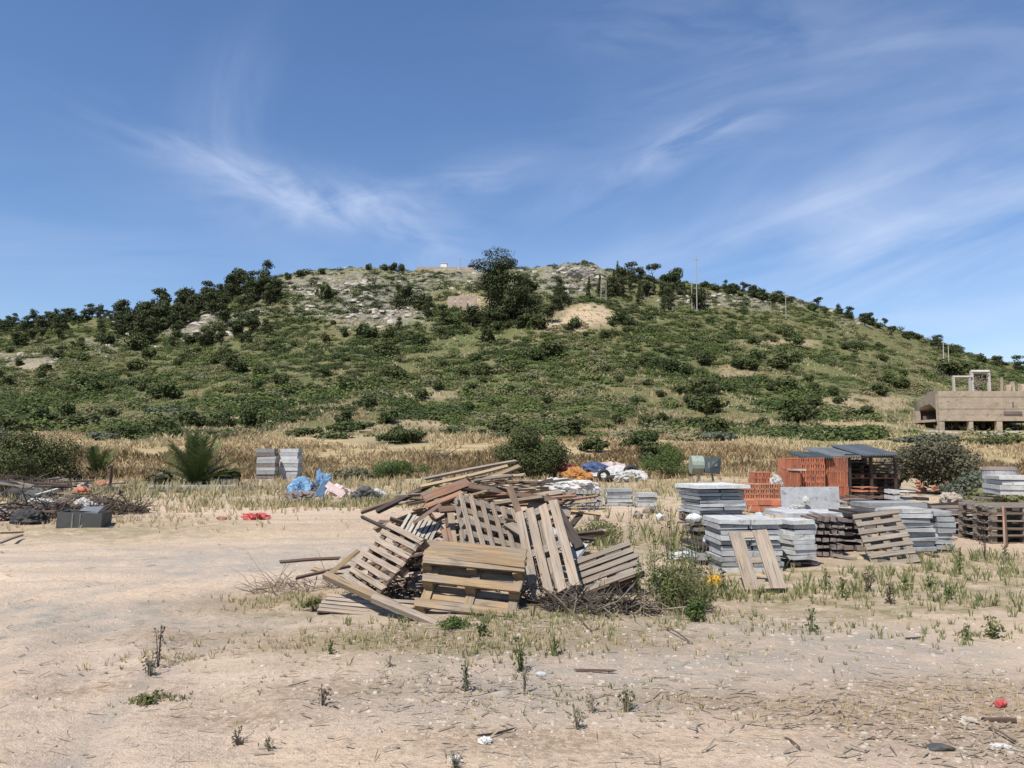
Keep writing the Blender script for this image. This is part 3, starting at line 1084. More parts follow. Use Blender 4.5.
def rubble_rock():
    """broken limestone lying over the rocky parts of the slope"""
    ph = [(math.cos(a), math.sin(a)) for a in np.linspace(0, 2 * math.pi, 6, endpoint=False)]
    n = 15000
    px = rng.uniform(-40, 1060, n); y = rng.uniform(150, 253, n); x = (px - 512) / FPX * y
    ppx, ppy = pxpy(x, y, hz0(x, y))
    k = rng.random(n) < (rockmask(ppx, ppy) - .12) * .8 * sstep(.4, .55, fbm(x / 7, y / 7, 3, 51))
    x, y = x[k], y[k]; z = hz(x, y)
    m = len(x)
    s = rng.uniform(.2, 1.0, m) ** 2 * 1.2
    base = np.array([(c * 1, d * 1, -.3) for c, d in ph] + [(c * .8, d * .8, .35) for c, d in ph])
    V = base[None] * (1 + .28 * rng.normal(size=(m, 12, 1))) * s[:, None, None] * np.stack([rng.uniform(.7, 1.4, m), rng.uniform(.6, 1.1, m), rng.uniform(.6, 1.2, m)], 1)[:, None, :]
    V = V + np.stack([x, y, z], 1)[:, None, :]
    f4 = [(i, (i + 1) % 6, 6 + (i + 1) % 6, 6 + i) for i in range(6)] + [(6, 7, 8, 9), (6, 9, 10, 11)]
    F = (np.array(f4)[None] + 12 * np.arange(m)[:, None, None]).reshape(-1, 4)
    o = np_mesh('limestone_rubble', V.reshape(-1, 3), F, M_['rock'])
    tag(o, 'pale broken limestone lying over the upper slope', 'rocks', kind='stuff')


hill_cover()
dry_field()
rubble_rock()


# ------------------------------------------------------------------ boulders and rocks
def rock_mesh(name, c, size, mat, label=None, cat=None, group=None, seed=0, parent=None, sub=2):
    import bmesh
    bm = bmesh.new()
    bmesh.ops.create_icosphere(bm, subdivisions=sub, radius=.5)
    r = random.Random(seed)
    ax = [Vector((r.uniform(-1, 1), r.uniform(-1, 1), r.uniform(-1, 1))).normalized() for _ in range(9)]
    cut = [r.uniform(.26, .42) for _ in ax]
    for v in bm.verts:
        for a, k in zip(ax, cut):
            d = v.co.dot(a)
            if d > k:
                v.co -= a * (d - k) * .85
        v.co += Vector([r.uniform(-.02, .02) for _ in range(3)])
        v.co.x *= size[0]; v.co.y *= size[1]; v.co.z *= size[2]
    me = bpy.data.meshes.new(name)
    bm.to_mesh(me); bm.free()
    me.materials.append(mat)
    o = bpy.data.objects.new(name, me); COL.objects.link(o)
    o.location = c
    if parent:
        o.parent = parent
    return tag(o, label, cat, group)


def lump(name, c, size, mat, label=None, cat=None, group=None, seed=0, wr=.30, parent=None, sub=4, rz=0):
    """soft crumpled shape: sack, bag, heap, crumpled sheet; c is its foot"""
    import bmesh
    bm = bmesh.new()
    bmesh.ops.create_icosphere(bm, subdivisions=sub, radius=.5)
    r = random.Random(seed)
    o1, o2 = r.uniform(0, 50), r.uniform(0, 50)
    for v in bm.verts:
        p = v.co.copy()
        n = float(fbm(p.x * 4.5 + o1 + p.z * 3, p.y * 4.5 + o2 - p.z * 3.5, 5, seed)) - .5
        n += .35 * (.5 - abs(float(fbm(p.x * 8 + o2, p.y * 8 + p.z * 7 + o1, 2, seed + 5)) - .5) * 2) - .12
        v.co *= 1 + n * wr * 4
        v.co.z = max(v.co.z, -.3) + .3
        v.co.x *= size[0]; v.co.y *= size[1]; v.co.z *= size[2] / .8
    me = bpy.data.meshes.new(name)
    bm.to_mesh(me); bm.free()
    me.materials.append(mat)
    o = bpy.data.objects.new(name, me); COL.objects.link(o)
    o.location = c; o.rotation_euler = (0, 0, rz)
    if parent:
        o.parent = parent
    return tag(o, label, cat, group)


g = G(580, 276)
rock_mesh('rock_bluff', (g.x, g.y, g.z), (9, 7, 5.5), M_['rock'], 'pale rock bluff at the summit with a lone bush on top', 'rock', seed=4, sub=4)
g = G(566, 272)
rock_mesh('rock_bluff', (g.x, g.y, g.z), (6, 5, 3), M_['rock'], 'lower pale rock stepping down left of the summit bluff', 'rock', seed=9, sub=4)


# ------------------------------------------------------------------ far buildings and poles
def ruin_building():
    Y = 88.0
    k = Y / FPX
    def X(px): return (px - 512) * k / .996
    def Z(py): return P(512, py, Y).z
    g = P(970, 433, Y)
    root = thing('concrete_building', 'unfinished raw concrete building on pillars at the foot of the right slope', 'building', (g.x, g.y, g.z))
    o = Vector(g)

    def bx(name, x0, x1, y0, y1, z0, z1, mat='ruin'):
        m = MB(); m.box(((x0 + x1) / 2 - o.x, (y0 + y1) / 2 - o.y, (z0 + z1) / 2 - o.z), (x1 - x0, y1 - y0, z1 - z0))
        return m.build(name, M_[mat], root)
    zb = Z(438)
    # roof slab and the tall parapet wall (courses of shuttered concrete)
    z421, z391 = Z(421), Z(391)
    m = MB()
    n = 5
    for i in range(n):
        a = z421 + (z391 - z421) * i / n; b = z421 + (z391 - z421) * (i + 1) / n
        m.box(((X(937) + X(1062)) / 2 - o.x, .03 * (i % 2), (a + b) / 2 - o.z), (X(1062) - X(937), .30, b - a - .015))
    m.build('parapet_wall', M_['ruin'], root)
    # left return wall running back, with the gabled opening below it
    m = MB()
    L0 = Vector((X(937) - .02, Y, 0)); L1 = Vector((50.9, Y + 9, 0))
    def zz_(py, sv): return P(512, py, Y + 9 * sv).z
    prof = [(0, 391, 413), (.18, 391, 408), (.40, 391.5, 404), (.72, 398, 406), (1.0, 404, 408.5)]
    dn = Vector((-(L1 - L0).y, (L1 - L0).x, 0)).normalized() * -.3
    for off in (Vector((0, 0, 0)), dn):
        for (sv, t_, b_) in prof:
            q = L0.lerp(L1, sv) + off
            m.v.append(tuple(Vector((q.x, q.y, zz_(t_, sv))) - o)); m.v.append(tuple(Vector((q.x, q.y, zz_(b_, sv))) - o))
    for q in range(4):
        a0 = q * 2
        m.f.append((a0, a0 + 1, a0 + 3, a0 + 2)); m.f.append((a0 + 10, a0 + 12, a0 + 13, a0 + 11))
        m.f.append((a0, a0 + 2, a0 + 12, a0 + 10)); m.f.append((a0 + 1, a0 + 11, a0 + 13, a0 + 3))
    m.f.append((0, 10, 11, 1)); m.f.append((8, 9, 19, 18))
    m.build('side_wall', M_['ruin'], root)
    bx('roof_slab', X(946), X(1062), Y + .16, Y + 10, z421 + .02, z421 + .3)
    dk = MB()  # slab added behind the parapet to block the sun and darken the interior
    q0, q1 = Vector((X(938) + .05, Y + .3, 0)), Vector((51.2, Y + 9.0, 0))
    zt, zt2 = z391 - .5, z391 - 1.6
    for dz in (0, .25):
        for (qx, qy, qz) in ((q0.x, q0.y, zt), (X(1062), Y + .3, zt), (X(1062), Y + 9.6, zt2), (q1.x, Y + 9.6, zt2)):
            dk.v.append(tuple(Vector((qx, qy, qz - dz)) - o))
    dk.f += [(0, 1, 2, 3), (7, 6, 5, 4), (0, 4, 5, 1), (1, 5, 6, 2), (2, 6, 7, 3), (3, 7, 4, 0)]
    dk.build('upper_shade_slab', M_['ruin'], root)
    for p0, p1 in ((937, 942), (966.5, 970.5), (994, 999.5), (1024, 1030), (1055, 1060)):
        bx('pillar', X(p0), X(p1), Y - .1, Y + .4, zb - .6, z421 - .005)
    bx('pillar', 50.4, 51.0, Y + 8.7, Y + 9.3, zb - .6, Z(407), 'ruin')
    for p0, p1 in ((975, 979), (1003, 1007)):
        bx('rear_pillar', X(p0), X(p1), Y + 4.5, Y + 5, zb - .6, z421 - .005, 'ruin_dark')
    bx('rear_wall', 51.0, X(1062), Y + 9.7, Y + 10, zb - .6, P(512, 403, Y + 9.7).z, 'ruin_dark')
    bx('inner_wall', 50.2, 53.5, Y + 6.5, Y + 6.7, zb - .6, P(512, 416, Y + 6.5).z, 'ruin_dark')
    bx('pillar', X(937), X(942), Y + .17, Y + .5, z421, z391 - .3)
    # roof level frames
    m = MB()
    def bar(mm, a, b, t=.28, d=0):
        (ax, ay), (bx_, by) = a, b
        A = Vector((X(ax) - o.x, 3 + d, Z(ay) - o.z + .0)); B = Vector((X(bx_) - o.x, 3 + d, Z(by) - o.z))
        mm.tube([A, B], t * .6, 4)
    bar(m, (968.5, 392), (968.5, 374), .3); bar(m, (968, 374.5), (988, 374.5), .26); bar(m, (985, 392), (985, 374), .26)
    m.build('roof_frame', M_['pole'], root)
    m = MB()
    bar(m, (988.5, 392), (988.5, 368), .35, .2); bar(m, (1006, 392), (1006, 368), .35, .2); bar(m, (988, 369), (1007, 369), .38, .2)
    m.build('roof_frame', M_['pole'], root)
    m = MB()
    for i in range(26):
        x = random.uniform(990, 1004); y = random.uniform(372, 389)
        bar(m, (x, y), (x + random.uniform(-4, 4), y + random.uniform(-4, 4)), .14, .2 + random.uniform(-.2, .2))
    m.build('rebar_tangle', M_['ruin_dark'], root)
    m = MB()
    for (x, y0, w) in ((1013, 376, 2), (1018, 384, 5), (1024, 380, 3), (1034, 383, 6)):
        m.box((X(x) - o.x, 2, (Z(392) + Z(y0)) / 2 - o.z), (w * k, .5, Z(y0) - Z(392)), jit=.15)
    m.build('broken_wall', M_['ruin'], root)
    bx('window_frame', X(1010), X(1011.5), Y - .2, Y - .155, Z(407), Z(402), 'ruin_dark')
    m = MB(); m.box((X(1010) - o.x, -.2, Z(413) - o.z), (18 * k, .12, .35))
    m.build('ledge', M_['ruin_dark'], root)
    for i in range(9):
        x = random.uniform(905, 1022); gg = P(x, random.uniform(431, 437), Y - random.uniform(2, 8))
        gg.z = gz(gg.x, gg.y)
        oo = lump('earth_mound' if i % 2 else 'shrub_mound', gg - Vector((0, 0, .2)), (2.6, 1.6, .35), M_['pebble'], 'pale earth mound in front of the concrete building', 'mound', 'earth mounds before the concrete building', seed=i)


ruin_building()

# small pink ruin near the hilltop
g = G(463, 309)
root = thing('stone_ruin', 'small roofless pink plastered ruin near the hilltop left of the tallest tree', 'ruin', g)
k = g.y / FPX
m = MB()
for (x0, x1, h) in ((-15, -9, 12), (-7, -3, 11.5), (-1, 4, 12), (6, 14, 13)):
    m.box(((x0 + x1) / 2 * k, 0, h / 2 * k - .2), ((x1 - x0) * k, .5, h * k + .4), jit=.12)
m.box((-.5 * k, .01, 11.2 * k), (28.5 * k, .46, 3 * k), jit=.1)
m.build('front_wall', M_['pink'], root)
MB().box((-13 * k, 2.2, 5 * k), (.5, 4, 10 * k), jit=.1).build('side_wall', M_['pink'], root)
MB().box((0, 4.3, 4.5 * k), (26 * k, .5, 9 * k), jit=.1).build('rear_wall', M_['pink'], root)
# white hut on the skyline
g = G(444, 268)
root = thing('white_hut', 'tiny white hut on the skyline above the rock slope', 'hut', g)
MB().box((0, 0, 1.2), (2.0, 2.4, 2.6)).build('wall', M_['whitewash'], root)
m = MB(); m.box((0, 0, 2.56), (2.3, 2.7, .12)); m.build('roof', M_['whitewash'], root)
g = G(430, 270)
root = thing('boundary_wall', 'long low ochre wall on the skyline running left of the white hut and the tallest tree', 'wall', g)
MB().box((5, 1.2, .5), (19, .4, 1.4), jit=.1).build('wall', M_['ruin'], root)

poles = [(697, 312, 56, .13, 'tallest pole on the ridge, thin mast with a short crossbar rising above the right grove', 1),
         (692, 310, 32, .10, 'shorter pale pole standing left of the tallest mast', 0),
         (786, 319, 27, .11, 'pale pole at the upper right slope', 1),
         (944, 368, 28, .12, 'left one of two poles standing close together above the concrete building', 0),
         (949, 368, 26, .10, 'right one of two poles standing close together above the concrete building', 1),
         (601, 302, 24, .09, 'pale thin pole among the pines, left one of the pair right of the bluff', 0),
         (606, 302, 22, .09, 'pale thin pole among the pines, right one of the pair right of the bluff', 0),
         (460, 270, 13, .07, 'thin antenna on the skyline between the white hut and the tallest tree', 1),
         (560, 267, 10, .06, 'tiny post on the skyline left of the lone bush', 0)]
for (px, py, h, r, lab, cross) in poles:
    g = G(px, py); k = g.y / FPX
    root = thing('utility_pole', lab, 'pole', g)
    m = MB(); m.tube([(0, 0, -.5), (0.05, 0, h * k * .6), (0.12, 0, h * k)], [r * 1.2, r, r * .75], 6)
    m.build('post', M_['pole'], root)
    if cross:
        MB().box((.1, -.12, h * k - .6), (1.5, .1, .12)).build('crossbar', M_['pole'], root)

# ------------------------------------------------------------------ boards, pallets
def board(name, L, w, t, mat, parent=None, matrix=None, label=None, cat=None, group=None, bend=.006, chew=.02):
    """plank centred on its own origin, long axis X, a bit warped, ends a bit ragged"""
    n = 5
    V = []; F = []
    ph = random.uniform(0, 6); b1 = random.uniform(-bend, bend); tw = random.uniform(-.02, .02)
    for i in range(n + 1):
        x = -L / 2 + L * i / n
        zc = b1 * L * math.sin(math.pi * i / n) * 2; yc = random.uniform(-.002, .002)
        for (sy, sz) in ((-1, -1), (1, -1), (1, 1), (-1, 1)):
            ex = random.uniform(-chew, chew) if i in (0, n) else 0
            y = sy * w / 2; z = sz * t / 2
            a = tw * (i / n - .5)
            V.append((x + ex, yc + y * math.cos(a) - z * math.sin(a), zc + y * math.sin(a) + z * math.cos(a)))
    for i in range(n):
        b = i * 4
        for k in range(4):
            F.append((b + k, b + (k + 1) % 4, b + 4 + (k + 1) % 4, b + 4 + k)[::-1])
    F.append((0, 1, 2, 3)); F.append((n * 4 + 3, n * 4 + 2, n * 4 + 1, n * 4))
    F = [tuple(f) for f in F]
    o = np_mesh(name, V, F, M_[mat] if isinstance(mat, str) else mat, parent, matrix=matrix)
    return tag(o, label, cat, group)


def frame(o, a, n):
    a = a.normalized(); n = (n - a * n.dot(a)).normalized(); b = n.cross(a)
    M = Matrix((a, b, n)).transposed().to_4x4()
    M.translation = o
    return M


def pallet(p0, pa, pb, label, group=None, nd=6, dw=.095, mat='pale', flip=False, skip=(), mat2=None, th=.12, nstr=3, thin=False, name='wooden_pallet', skids=True, square=True):
    """p0 corner, pa the end of the boards' direction, pb across; the deck faces the camera unless flip"""
    p0, pa, pb = Vector(p0), Vector(pa), Vector(pb)
    a = pa - p0; La = a.length; a.normalize()
    eye = Vector((0, 0, CAMZ)); dr = (pb - eye) / pb.y
    if square and abs((pb - p0).normalized().dot(a)) > .08 and abs(dr.dot(a)) > .05:
        yn = (p0 - eye).dot(a) / dr.dot(a)
        if abs(yn - pb.y) < .75:
            pb = eye + dr * yn
    b = pb - p0; b -= a * b.dot(a); Lb = b.length; b.normalize()
    n = a.cross(b)
    if n.dot(Vector((0, 0, CAMZ)) - p0) < 0:
        p0 = p0 + b * Lb; b = -b; n = -n
    if flip:   # deck away from the camera: mirror so that local z points away
        p0 = p0 + b * Lb - n * th * 0; b = -b; n = -n
        p0 = p0 + n * th
    M = Matrix((a, b, n)).transposed().to_4x4(); M.translation = p0
    root = bpy.data.objects.new(name, None); root.empty_display_size = .1; COL.objects.link(root)
    root.matrix_basis = M
    tag(root, label, 'pallet', group)
    mat2 = mat2 or mat
    t = .022; hgt = th
    dz0 = -t / 2
    for i in range(nd):
        if i in skip: continue
        y = dw / 2 + (Lb - dw) * i / (nd - 1)
        T = Matrix.Translation((La / 2 + random.uniform(-.01, .01), y + random.uniform(-.006, .006), dz0 + random.uniform(-.002, .001))) @ Matrix.Rotation(random.uniform(-.012, .012), 4, 'Z')
        board('deck_board', La, dw * random.uniform(.94, 1.04), t, mat, root, T, bend=.004)
    xs = [.05 + (La - .1) * i / (nstr - 1) for i in range(nstr)]
    Rz = Matrix.Rotation(math.pi / 2, 4, 'Z')
    bh = hgt - 3 * t
    for x in xs:
        board('cross_board', Lb, .09, t, mat2, root, Matrix.Translation((x, Lb / 2, -t * 1.5 - .003)) @ Rz)
    if thin:
        return root
    for x in xs:
        for yy in (.05, Lb / 2, Lb - .05):
            m = MB(); m.box((0, 0, 0), (.10, .095, bh), jit=.004)
            m.build('block', M_[mat2], root, Matrix.Translation((x, yy, -2 * t - .004 - bh / 2)))
    if skids:
        for yy in (.05, Lb / 2, Lb - .05):
            board('skid_board', La, .095, t, mat2, root, Matrix.Translation((La / 2, yy, -2 * t - .006 - bh - t / 2)), bend=.002)
    return root


GP = 'old pallets thrown on the heap'
pile = []
# P3 front pallet standing on its long edge, skids towards us
pallet(P(413, 606, 7.6), P(512, 618, 7.42), P(420, 549, 8.15), 'tan heavy pallet standing on edge at the front centre of the heap', nd=7, mat='tan', mat2='tan', flip=True, th=.17, dw=.075, skip=(2, 5), square=False)
# second one right behind, higher
pallet(P(421, 562, 8.0), P(522, 572, 7.85), P(428, 540, 8.6), 'tan pallet lying behind and on top of the heavy front pallet', nd=5, mat='tan', mat2='tan', th=.15, dw=.12)
# P1 left leaning
pallet(P(342, 577, 8.45), P(374, 598, 7.85), P(389, 522, 9.15), 'weathered pallet with eight slats leaning back at the left end of the heap', nd=8, dw=.060, mat='pale', mat2='brown')
# P2 flat on ground, bleached
pallet(P(316, 610, 7.85), P(408, 619, 7.6), P(328, 593, 8.7), 'bleached grey pallet lying flat on the ground at the left foot of the heap', nd=5, dw=.045, mat='pale', mat2='dark', th=.10)
# P7 thin slats behind P1
pallet(P(399, 530, 8.9), P(409, 513, 9.2), P(431, 541, 8.4), 'small crate panel of thin white slats behind the left leaning pallet', nd=8, dw=.035, mat='white', mat2='dark', th=.1, thin=True, name='slatted_panel')
# P4 upright grid
pallet(P(471, 546, 8.5), P(459, 493, 9.1), P(530, 561, 8.2), 'tall pallet leaning upright at the top centre of the heap with steep narrow slats', nd=6, dw=.052, mat='pale', mat2='grey', nstr=5)
# another behind it
pallet(P(452, 551, 8.9), P(447, 503, 9.4), P(498, 557, 8.7), 'half hidden pallet behind the left edge of the upright one', nd=5, dw=.08, mat='pale', mat2='brown')
# P5 wide boards
pallet(P(532, 600, 8.05), P(514, 514, 8.85), P(580, 584, 8.1), 'pallet of four wide boards leaning steeply right of the heap centre', nd=4, dw=.10, mat='pale', mat2='grey')
# P6 right leaning
pallet(P(584, 592, 8.5), P(645, 570, 8.6), P(572, 561, 8.8), 'low grey brown pallet with five slats leaning at the right end of the heap', nd=5, dw=.062, mat='grey', mat2='brown')
pallet(P(592, 610, 8.7), P(640, 594, 9.15), P(590, 588, 9.3), 'rotten brown pallet mostly hidden under the right end of the heap', nd=4, dw=.08, mat='brown', mat2='brown')
# hidden supports under the heap
pallet(P(430, 600, 8.4), P(500, 600, 8.4), P(430, 586, 9.6), 'dark pallet buried flat in the middle of the heap', nd=7, mat='brown', mat2='dark')
pallet(P(440, 575, 8.8), P(520, 572, 8.8), P(436, 562, 9.8), 'brown pallet buried askew in the core of the heap', nd=6, mat='brown', mat2='dark')
pallet(P(395, 560, 8.9), P(440, 548, 9.0), P(410, 540, 9.9), 'reddish pallet buried behind the left leaning pallet', nd=6, mat='red', mat2='dark')


def plank(p, q, w, t, mat, label, group=None, roll=0, cat='plank', name='plank', **kw):
    p, q = Vector(p), Vector(q)
    a = q - p
    up = Vector((0, 0, 1)) if abs(a.normalized().z) < .9 else Vector((0, 1, 0))
    M = frame((p + q) / 2, a, up) @ Matrix.Rotation(roll, 4, 'X')
    return board(name, a.length, w, t, mat, None, M, label, cat, group, **kw)


pl = [((425, 479, 10.2), (516, 461, 10.9), .045, .03, 'pale', 'longest pale pine batten across the very top of the heap'),
      ((420, 487, 10.0), (508, 466, 10.6), .05, .03, 'yellow', 'pale batten just below the longest top one'),
      ((448, 493, 9.9), (520, 466, 10.3), .06, .03, 'tan', 'thin tan batten crossing under the top battens'),
      ((424, 498, 9.4), (471, 481, 9.9), .12, .03, 'red', 'wide reddish brown board at the top left of the heap'),
      ((426, 507, 9.2), (462, 493, 9.5), .07, .03, 'red', 'second reddish board just below the widest one'),
      ((376, 512, 10.5), (441, 479, 10.8), .07, .05, 'dark', 'long dark beam sloping down to the left of the heap'),
      ((362, 512, 10.8), (420, 491, 10.6), .06, .04, 'brown', 'thin brown beam below the long dark beam'),
      ((470, 487, 9.6), (563, 503, 9.6), .08, .05, 'brown', 'long dark plank sloping down right over the upright pallet'),
      ((497, 488, 10.4), (568, 479, 10.9), .035, .035, 'white', 'thin pale lath pointing right from the heap top'),
      ((500, 494, 10.0), (548, 488, 10.4), .06, .03, 'yellow', 'short yellowish lath right of the heap top'),
      ((518, 499, 10.0), (560, 492, 10.4), .07, .03, 'pale', 'pale short board right of the upright brown stake'),
      ((528, 502, 9.6), (571, 514, 9.6), .16, .05, 'grey', 'wide grey plank sloping down behind the right of the heap'),
      ((509, 486, 9.3), (521, 518, 9.0), .08, .03, 'brown', 'upright brown stake at the right of the upright pallet'),
      ((440, 505, 9.1), (415, 522, 8.9), .09, .04, 'red', 'short reddish board propped beside the white slats'),
      ((470, 494, 9.3), (489, 530, 9.1), .03, .03, 'tan', 'tan stick crossing behind the slats of the upright pallet'),
      ((446, 530, 8.7), (452, 560, 8.5), .10, .03, 'red', 'upright orange brown board left of the upright pallet'),
      ((507, 523, 9.1), (540, 545, 8.9), .1, .03, 'grey', 'grey board wedged between the two upright pallets'),
      ((325, 575, 8.1), (398, 607, 7.5), .075, .06, 'tan', 'upper half of the round pole over the flat pallet'),
      ((372, 598, 7.62), (467, 638, 7.05), .07, .055, 'pale', 'long pale beam running out of the heap onto the ground in front'),
      ((466, 637, 7.02), (490, 629, 7.3), .05, .04, 'grey', 'short grey offcut at the end of the long pale beam'),
      ((326, 577, 8.6), (358, 551, 9.2), .05, .04, 'yellow', 'pale batten leaning against the left leaning pallet'),
      ((280, 562, 9.6), (340, 558, 9.8), .03, .03, 'brown', 'thin brown stick poking left out of the heap'),
      ((296, 578, 9.0), (350, 566, 9.3), .03, .03, 'brown', 'brown stick low on the left side of the heap'),
      ((362, 517, 9.9), (388, 529, 9.6), .035, .03, 'dark', 'dark stick poking up behind the left leaning pallet'),
      ((556, 509, 9.5), (580, 548, 9.1), .12, .04, 'dark', 'dark board behind the pallet of wide boards'),
      ((545, 533, 9.3), (582, 552, 9.1), .24, .02, 'concrete', 'grey sheet lying behind the pallet of wide boards')]
for (a, b, w, t, mt, lab) in pl:
    plank(P(*a), P(*b), w, t, mt, lab, roll=random.uniform(.3, .9))
# jumble of broken boards in the body and crown of the heap
mt_ = ['brown', 'brown', 'dark', 'tan', 'grey', 'red', 'pale']
for i in range(70):
    t = random.random()
    cx = random.uniform(400, 570) if i < 50 else random.uniform(360, 600)
    Yc = random.uniform(9.9, 10.9) if i < 50 else random.uniform(9.0, 9.8)
    top = float(np.interp(cx, [330, 380, 430, 470, 520, 560, 640], [.15, .45, .92, 1.12, 1.05, .65, .2]))
    c = P(cx, 540, Yc); c.z = gz(c.x, c.y) + top * random.uniform(.15, .95)
    a = random.gauss(.0, .7); L = random.uniform(.35, 1.3)
    d = Vector((math.cos(a), math.sin(a), random.gauss(0, .22))) * L / 2
    plank(c - d, c + d, random.uniform(.04, .12), random.uniform(.018, .035), random.choice(mt_),
          'broken brown board jumbled in the body of the pallet heap', 'broken boards jumbled in the pallet heap', roll=random.uniform(-.7, .7), name='broken_board')
for i in range(60):
    cx = random.uniform(425, 570); cy = float(np.interp(cx, [425, 470, 515, 570], [497, 478, 478, 500])) + random.uniform(-3, 20)
    c = P(cx, cy, random.uniform(9.6, 10.8)); a = random.gauss(.15, .35); L = random.uniform(.3, 1.1)
    d = Vector((math.cos(a), random.gauss(0, .4), math.sin(a) * .5)) * L / 2
    plank(c - d, c + d, random.uniform(.02, .06), random.uniform(.015, .03), random.choice(['tan', 'brown', 'brown', 'pale', 'red', 'dark', 'grey', 'yellow']),
          'thin broken lath in the crown of the heap', 'thin laths in the crown of the heap', roll=random.uniform(-.7, .7), name='broken_lath')
# small rubbish lodged in the heap
lump('plastic_bag', P(470, 492, 9.8) - Vector((.15, 0, .12)), (.3, .25, .2), M_['tub'], 'dark crumpled bag near the top of the heap', 'bag', seed=3)
lump('plastic_bag', P(555, 492, 11.5), (.45, .3, .2), M_['plastic_white'], 'pale crumpled bag behind the right of the heap', 'bag', seed=5)


# ------------------------------------------------------------------ brush and twig tangles
def tangle(name, c, rx, ry, h, n, mat, label, cat, L=.6, r=.006, group=None):
    m = MB()
    for i in range(n):
        a = random.uniform(0, 6.28); q = math.sqrt(random.random())
        p = Vector((math.cos(a) * rx * q, math.sin(a) * ry * q, random.random() ** 1.5 * h * (1.1 - q)))
        b = random.uniform(0, 6.28); e = random.gauss(.1, .45)
        d = Vector((math.cos(b), math.sin(b), e)) * L * random.uniform(.3, 1)
        mid = p + d * .5 + Vector((random.gauss(0, 1), random.gauss(0, 1), random.gauss(0, 1))) * L * .08
        rr = r * random.uniform(.5, 1.8)
        m.tube([p - d * .1, mid, p + d], [rr, rr * .8, rr * .3], 3, cap=False)
    o = m.build(name, M_[mat])
    o.location = c
    return tag(o, label, cat, group)


g = G(600, 610); tangle('brush_pile', g, .6, .25, .16, 420, 'twig_dark', 'dark tangle of dead roots and twigs under the right end of the heap', 'brush', .32, .006)
g = G(612, 614); tangle('brush_pile', g, .55, .2, .10, 60, 'twig', 'pale dead twigs lying in front of the dark root tangle', 'brush', .5, .005)
g = G(300, 590); tangle('brush_pile', g, .6, .4, .10, 200, 'twig', 'dry brush and thin sticks on the ground left of the heap', 'brush', .4, .004)
g = G(545, 603); tangle('brush_pile', g, .5, .3, .18, 140, 'twig_dark', 'small dark brush under the pallet of wide boards', 'brush', .4, .006)
g = G(119, 513); tangle('brush_pile', g, .75, .6, .5, 420, 'twig_dark', 'round ball of dry dark brush right of the black tub', 'brush', .5, .009)
g = G(440, 462); tangle('dead_branch', g + Vector((0, 0, .3)), 1.2, .6, .8, 30, 'twig_dark', 'bare dead branch standing in dry grass behind the heap', 'branch', 1.8, .02)
g = G(15, 517); tangle('brush_pile', g, 1.1, .7, .45, 260, 'twig_dark', 'dark dry brush heap at the left edge of the yard', 'brush', .9, .012)
g = G(392, 600); tangle('brush_pile', g, .3, .3, .3, 120, 'twig_dark', 'dark brush stuffed behind the long pale beam', 'brush', .4, .006)


# ------------------------------------------------------------------ material yard on the right
def stack(px0, px1, pyb, pyt, rz, rows, cols, mat, label, name='slab_stack', part='slab', depth=None, gap=.004, jit=.012, cat='stack', group=None, Y=None, strap=False, zb=None, seams=1):
    """bundle of slabs: seen from px0 to px1, standing on pyb, topping at pyt"""
    g = G((px0 + px1) / 2, pyb)
    if Y:
        g = P((px0 + px1) / 2, pyb, Y)
    k = g.y / FPX
    Wd = (px1 - px0) * k * .985; H = (pyb - pyt) * k
    dep = depth or Wd * .8
    cs, sn = abs(math.cos(rz)), abs(math.sin(rz))
    w = (Wd - dep * sn) / cs if Wd > dep * sn * 1.3 else Wd * .8
    ctr = g + Vector((0, dep * .5, 0))
    root = thing(name, label, cat, ctr, rz, group)
    lh = H / rows
    for r in range(rows):
        m_ = M_[mat if isinstance(mat, str) else mat[r % len(mat)]]
        ox, oy, tw = random.gauss(0, .018), random.gauss(0, .02), random.gauss(0, .012)
        for c in range(cols):
            ww = w / cols
            m = MB()
            m.box((-w / 2 + ww * (c + .5) + ox + random.uniform(-jit, jit), oy + random.uniform(-jit, jit), lh * (r + .5)), (ww - gap - random.uniform(0, .02), dep - random.uniform(0, .05), lh - gap * random.uniform(1.5, 5)), Matrix.Rotation(tw, 3, 'Z'), jit=.006)
            m.build(part, m_, root)
    if strap:
        for x in (-w * .25, w * .25):
            MB().box((x, 0, H / 2), (.03, dep + .03, H + .02)).build('strap', M_['black'], root)
    return root, w, dep, H


def under_pallet(root, w, dep, drop, label, mat='grey', group=None):
    """a pallet carrying a stack, as a thing of its own"""
    M = Matrix.Translation(root.location) @ Matrix.Rotation(root.rotation_euler.z, 4, 'Z')
    c = [M @ Vector(v) for v in ((-w / 2, -dep / 2, -.01), (w / 2, -dep / 2, -.01), (-w / 2, dep / 2, -.01))]
    return pallet(c[0], c[1], c[2], label, group, nd=6, mat=mat, mat2=mat, th=drop)


# two stacks of pavers by the dry field
r, w, d, h = stack(255, 274, 482, 449, .02, 9, 1, ['concrete_light', 'stone_brown', 'concrete'], 'left one of the two tall paver stacks at the edge of the dry grass', 'paver_stack', 'paver_layer', strap=False)
r, w, d, h = stack(279, 298, 482, 449, -.03, 9, 1, ['concrete_light', 'concrete', 'concrete_light'], 'right one of the two tall paver stacks at the edge of the dry grass', 'paver_stack', 'paver_layer')
stack(279, 299, 462, 459, -.05, 1, 1, 'concrete_light', 'pale slab jutting from the middle of the right paver stack', 'concrete_slab', 'slab', Y=35)[0]

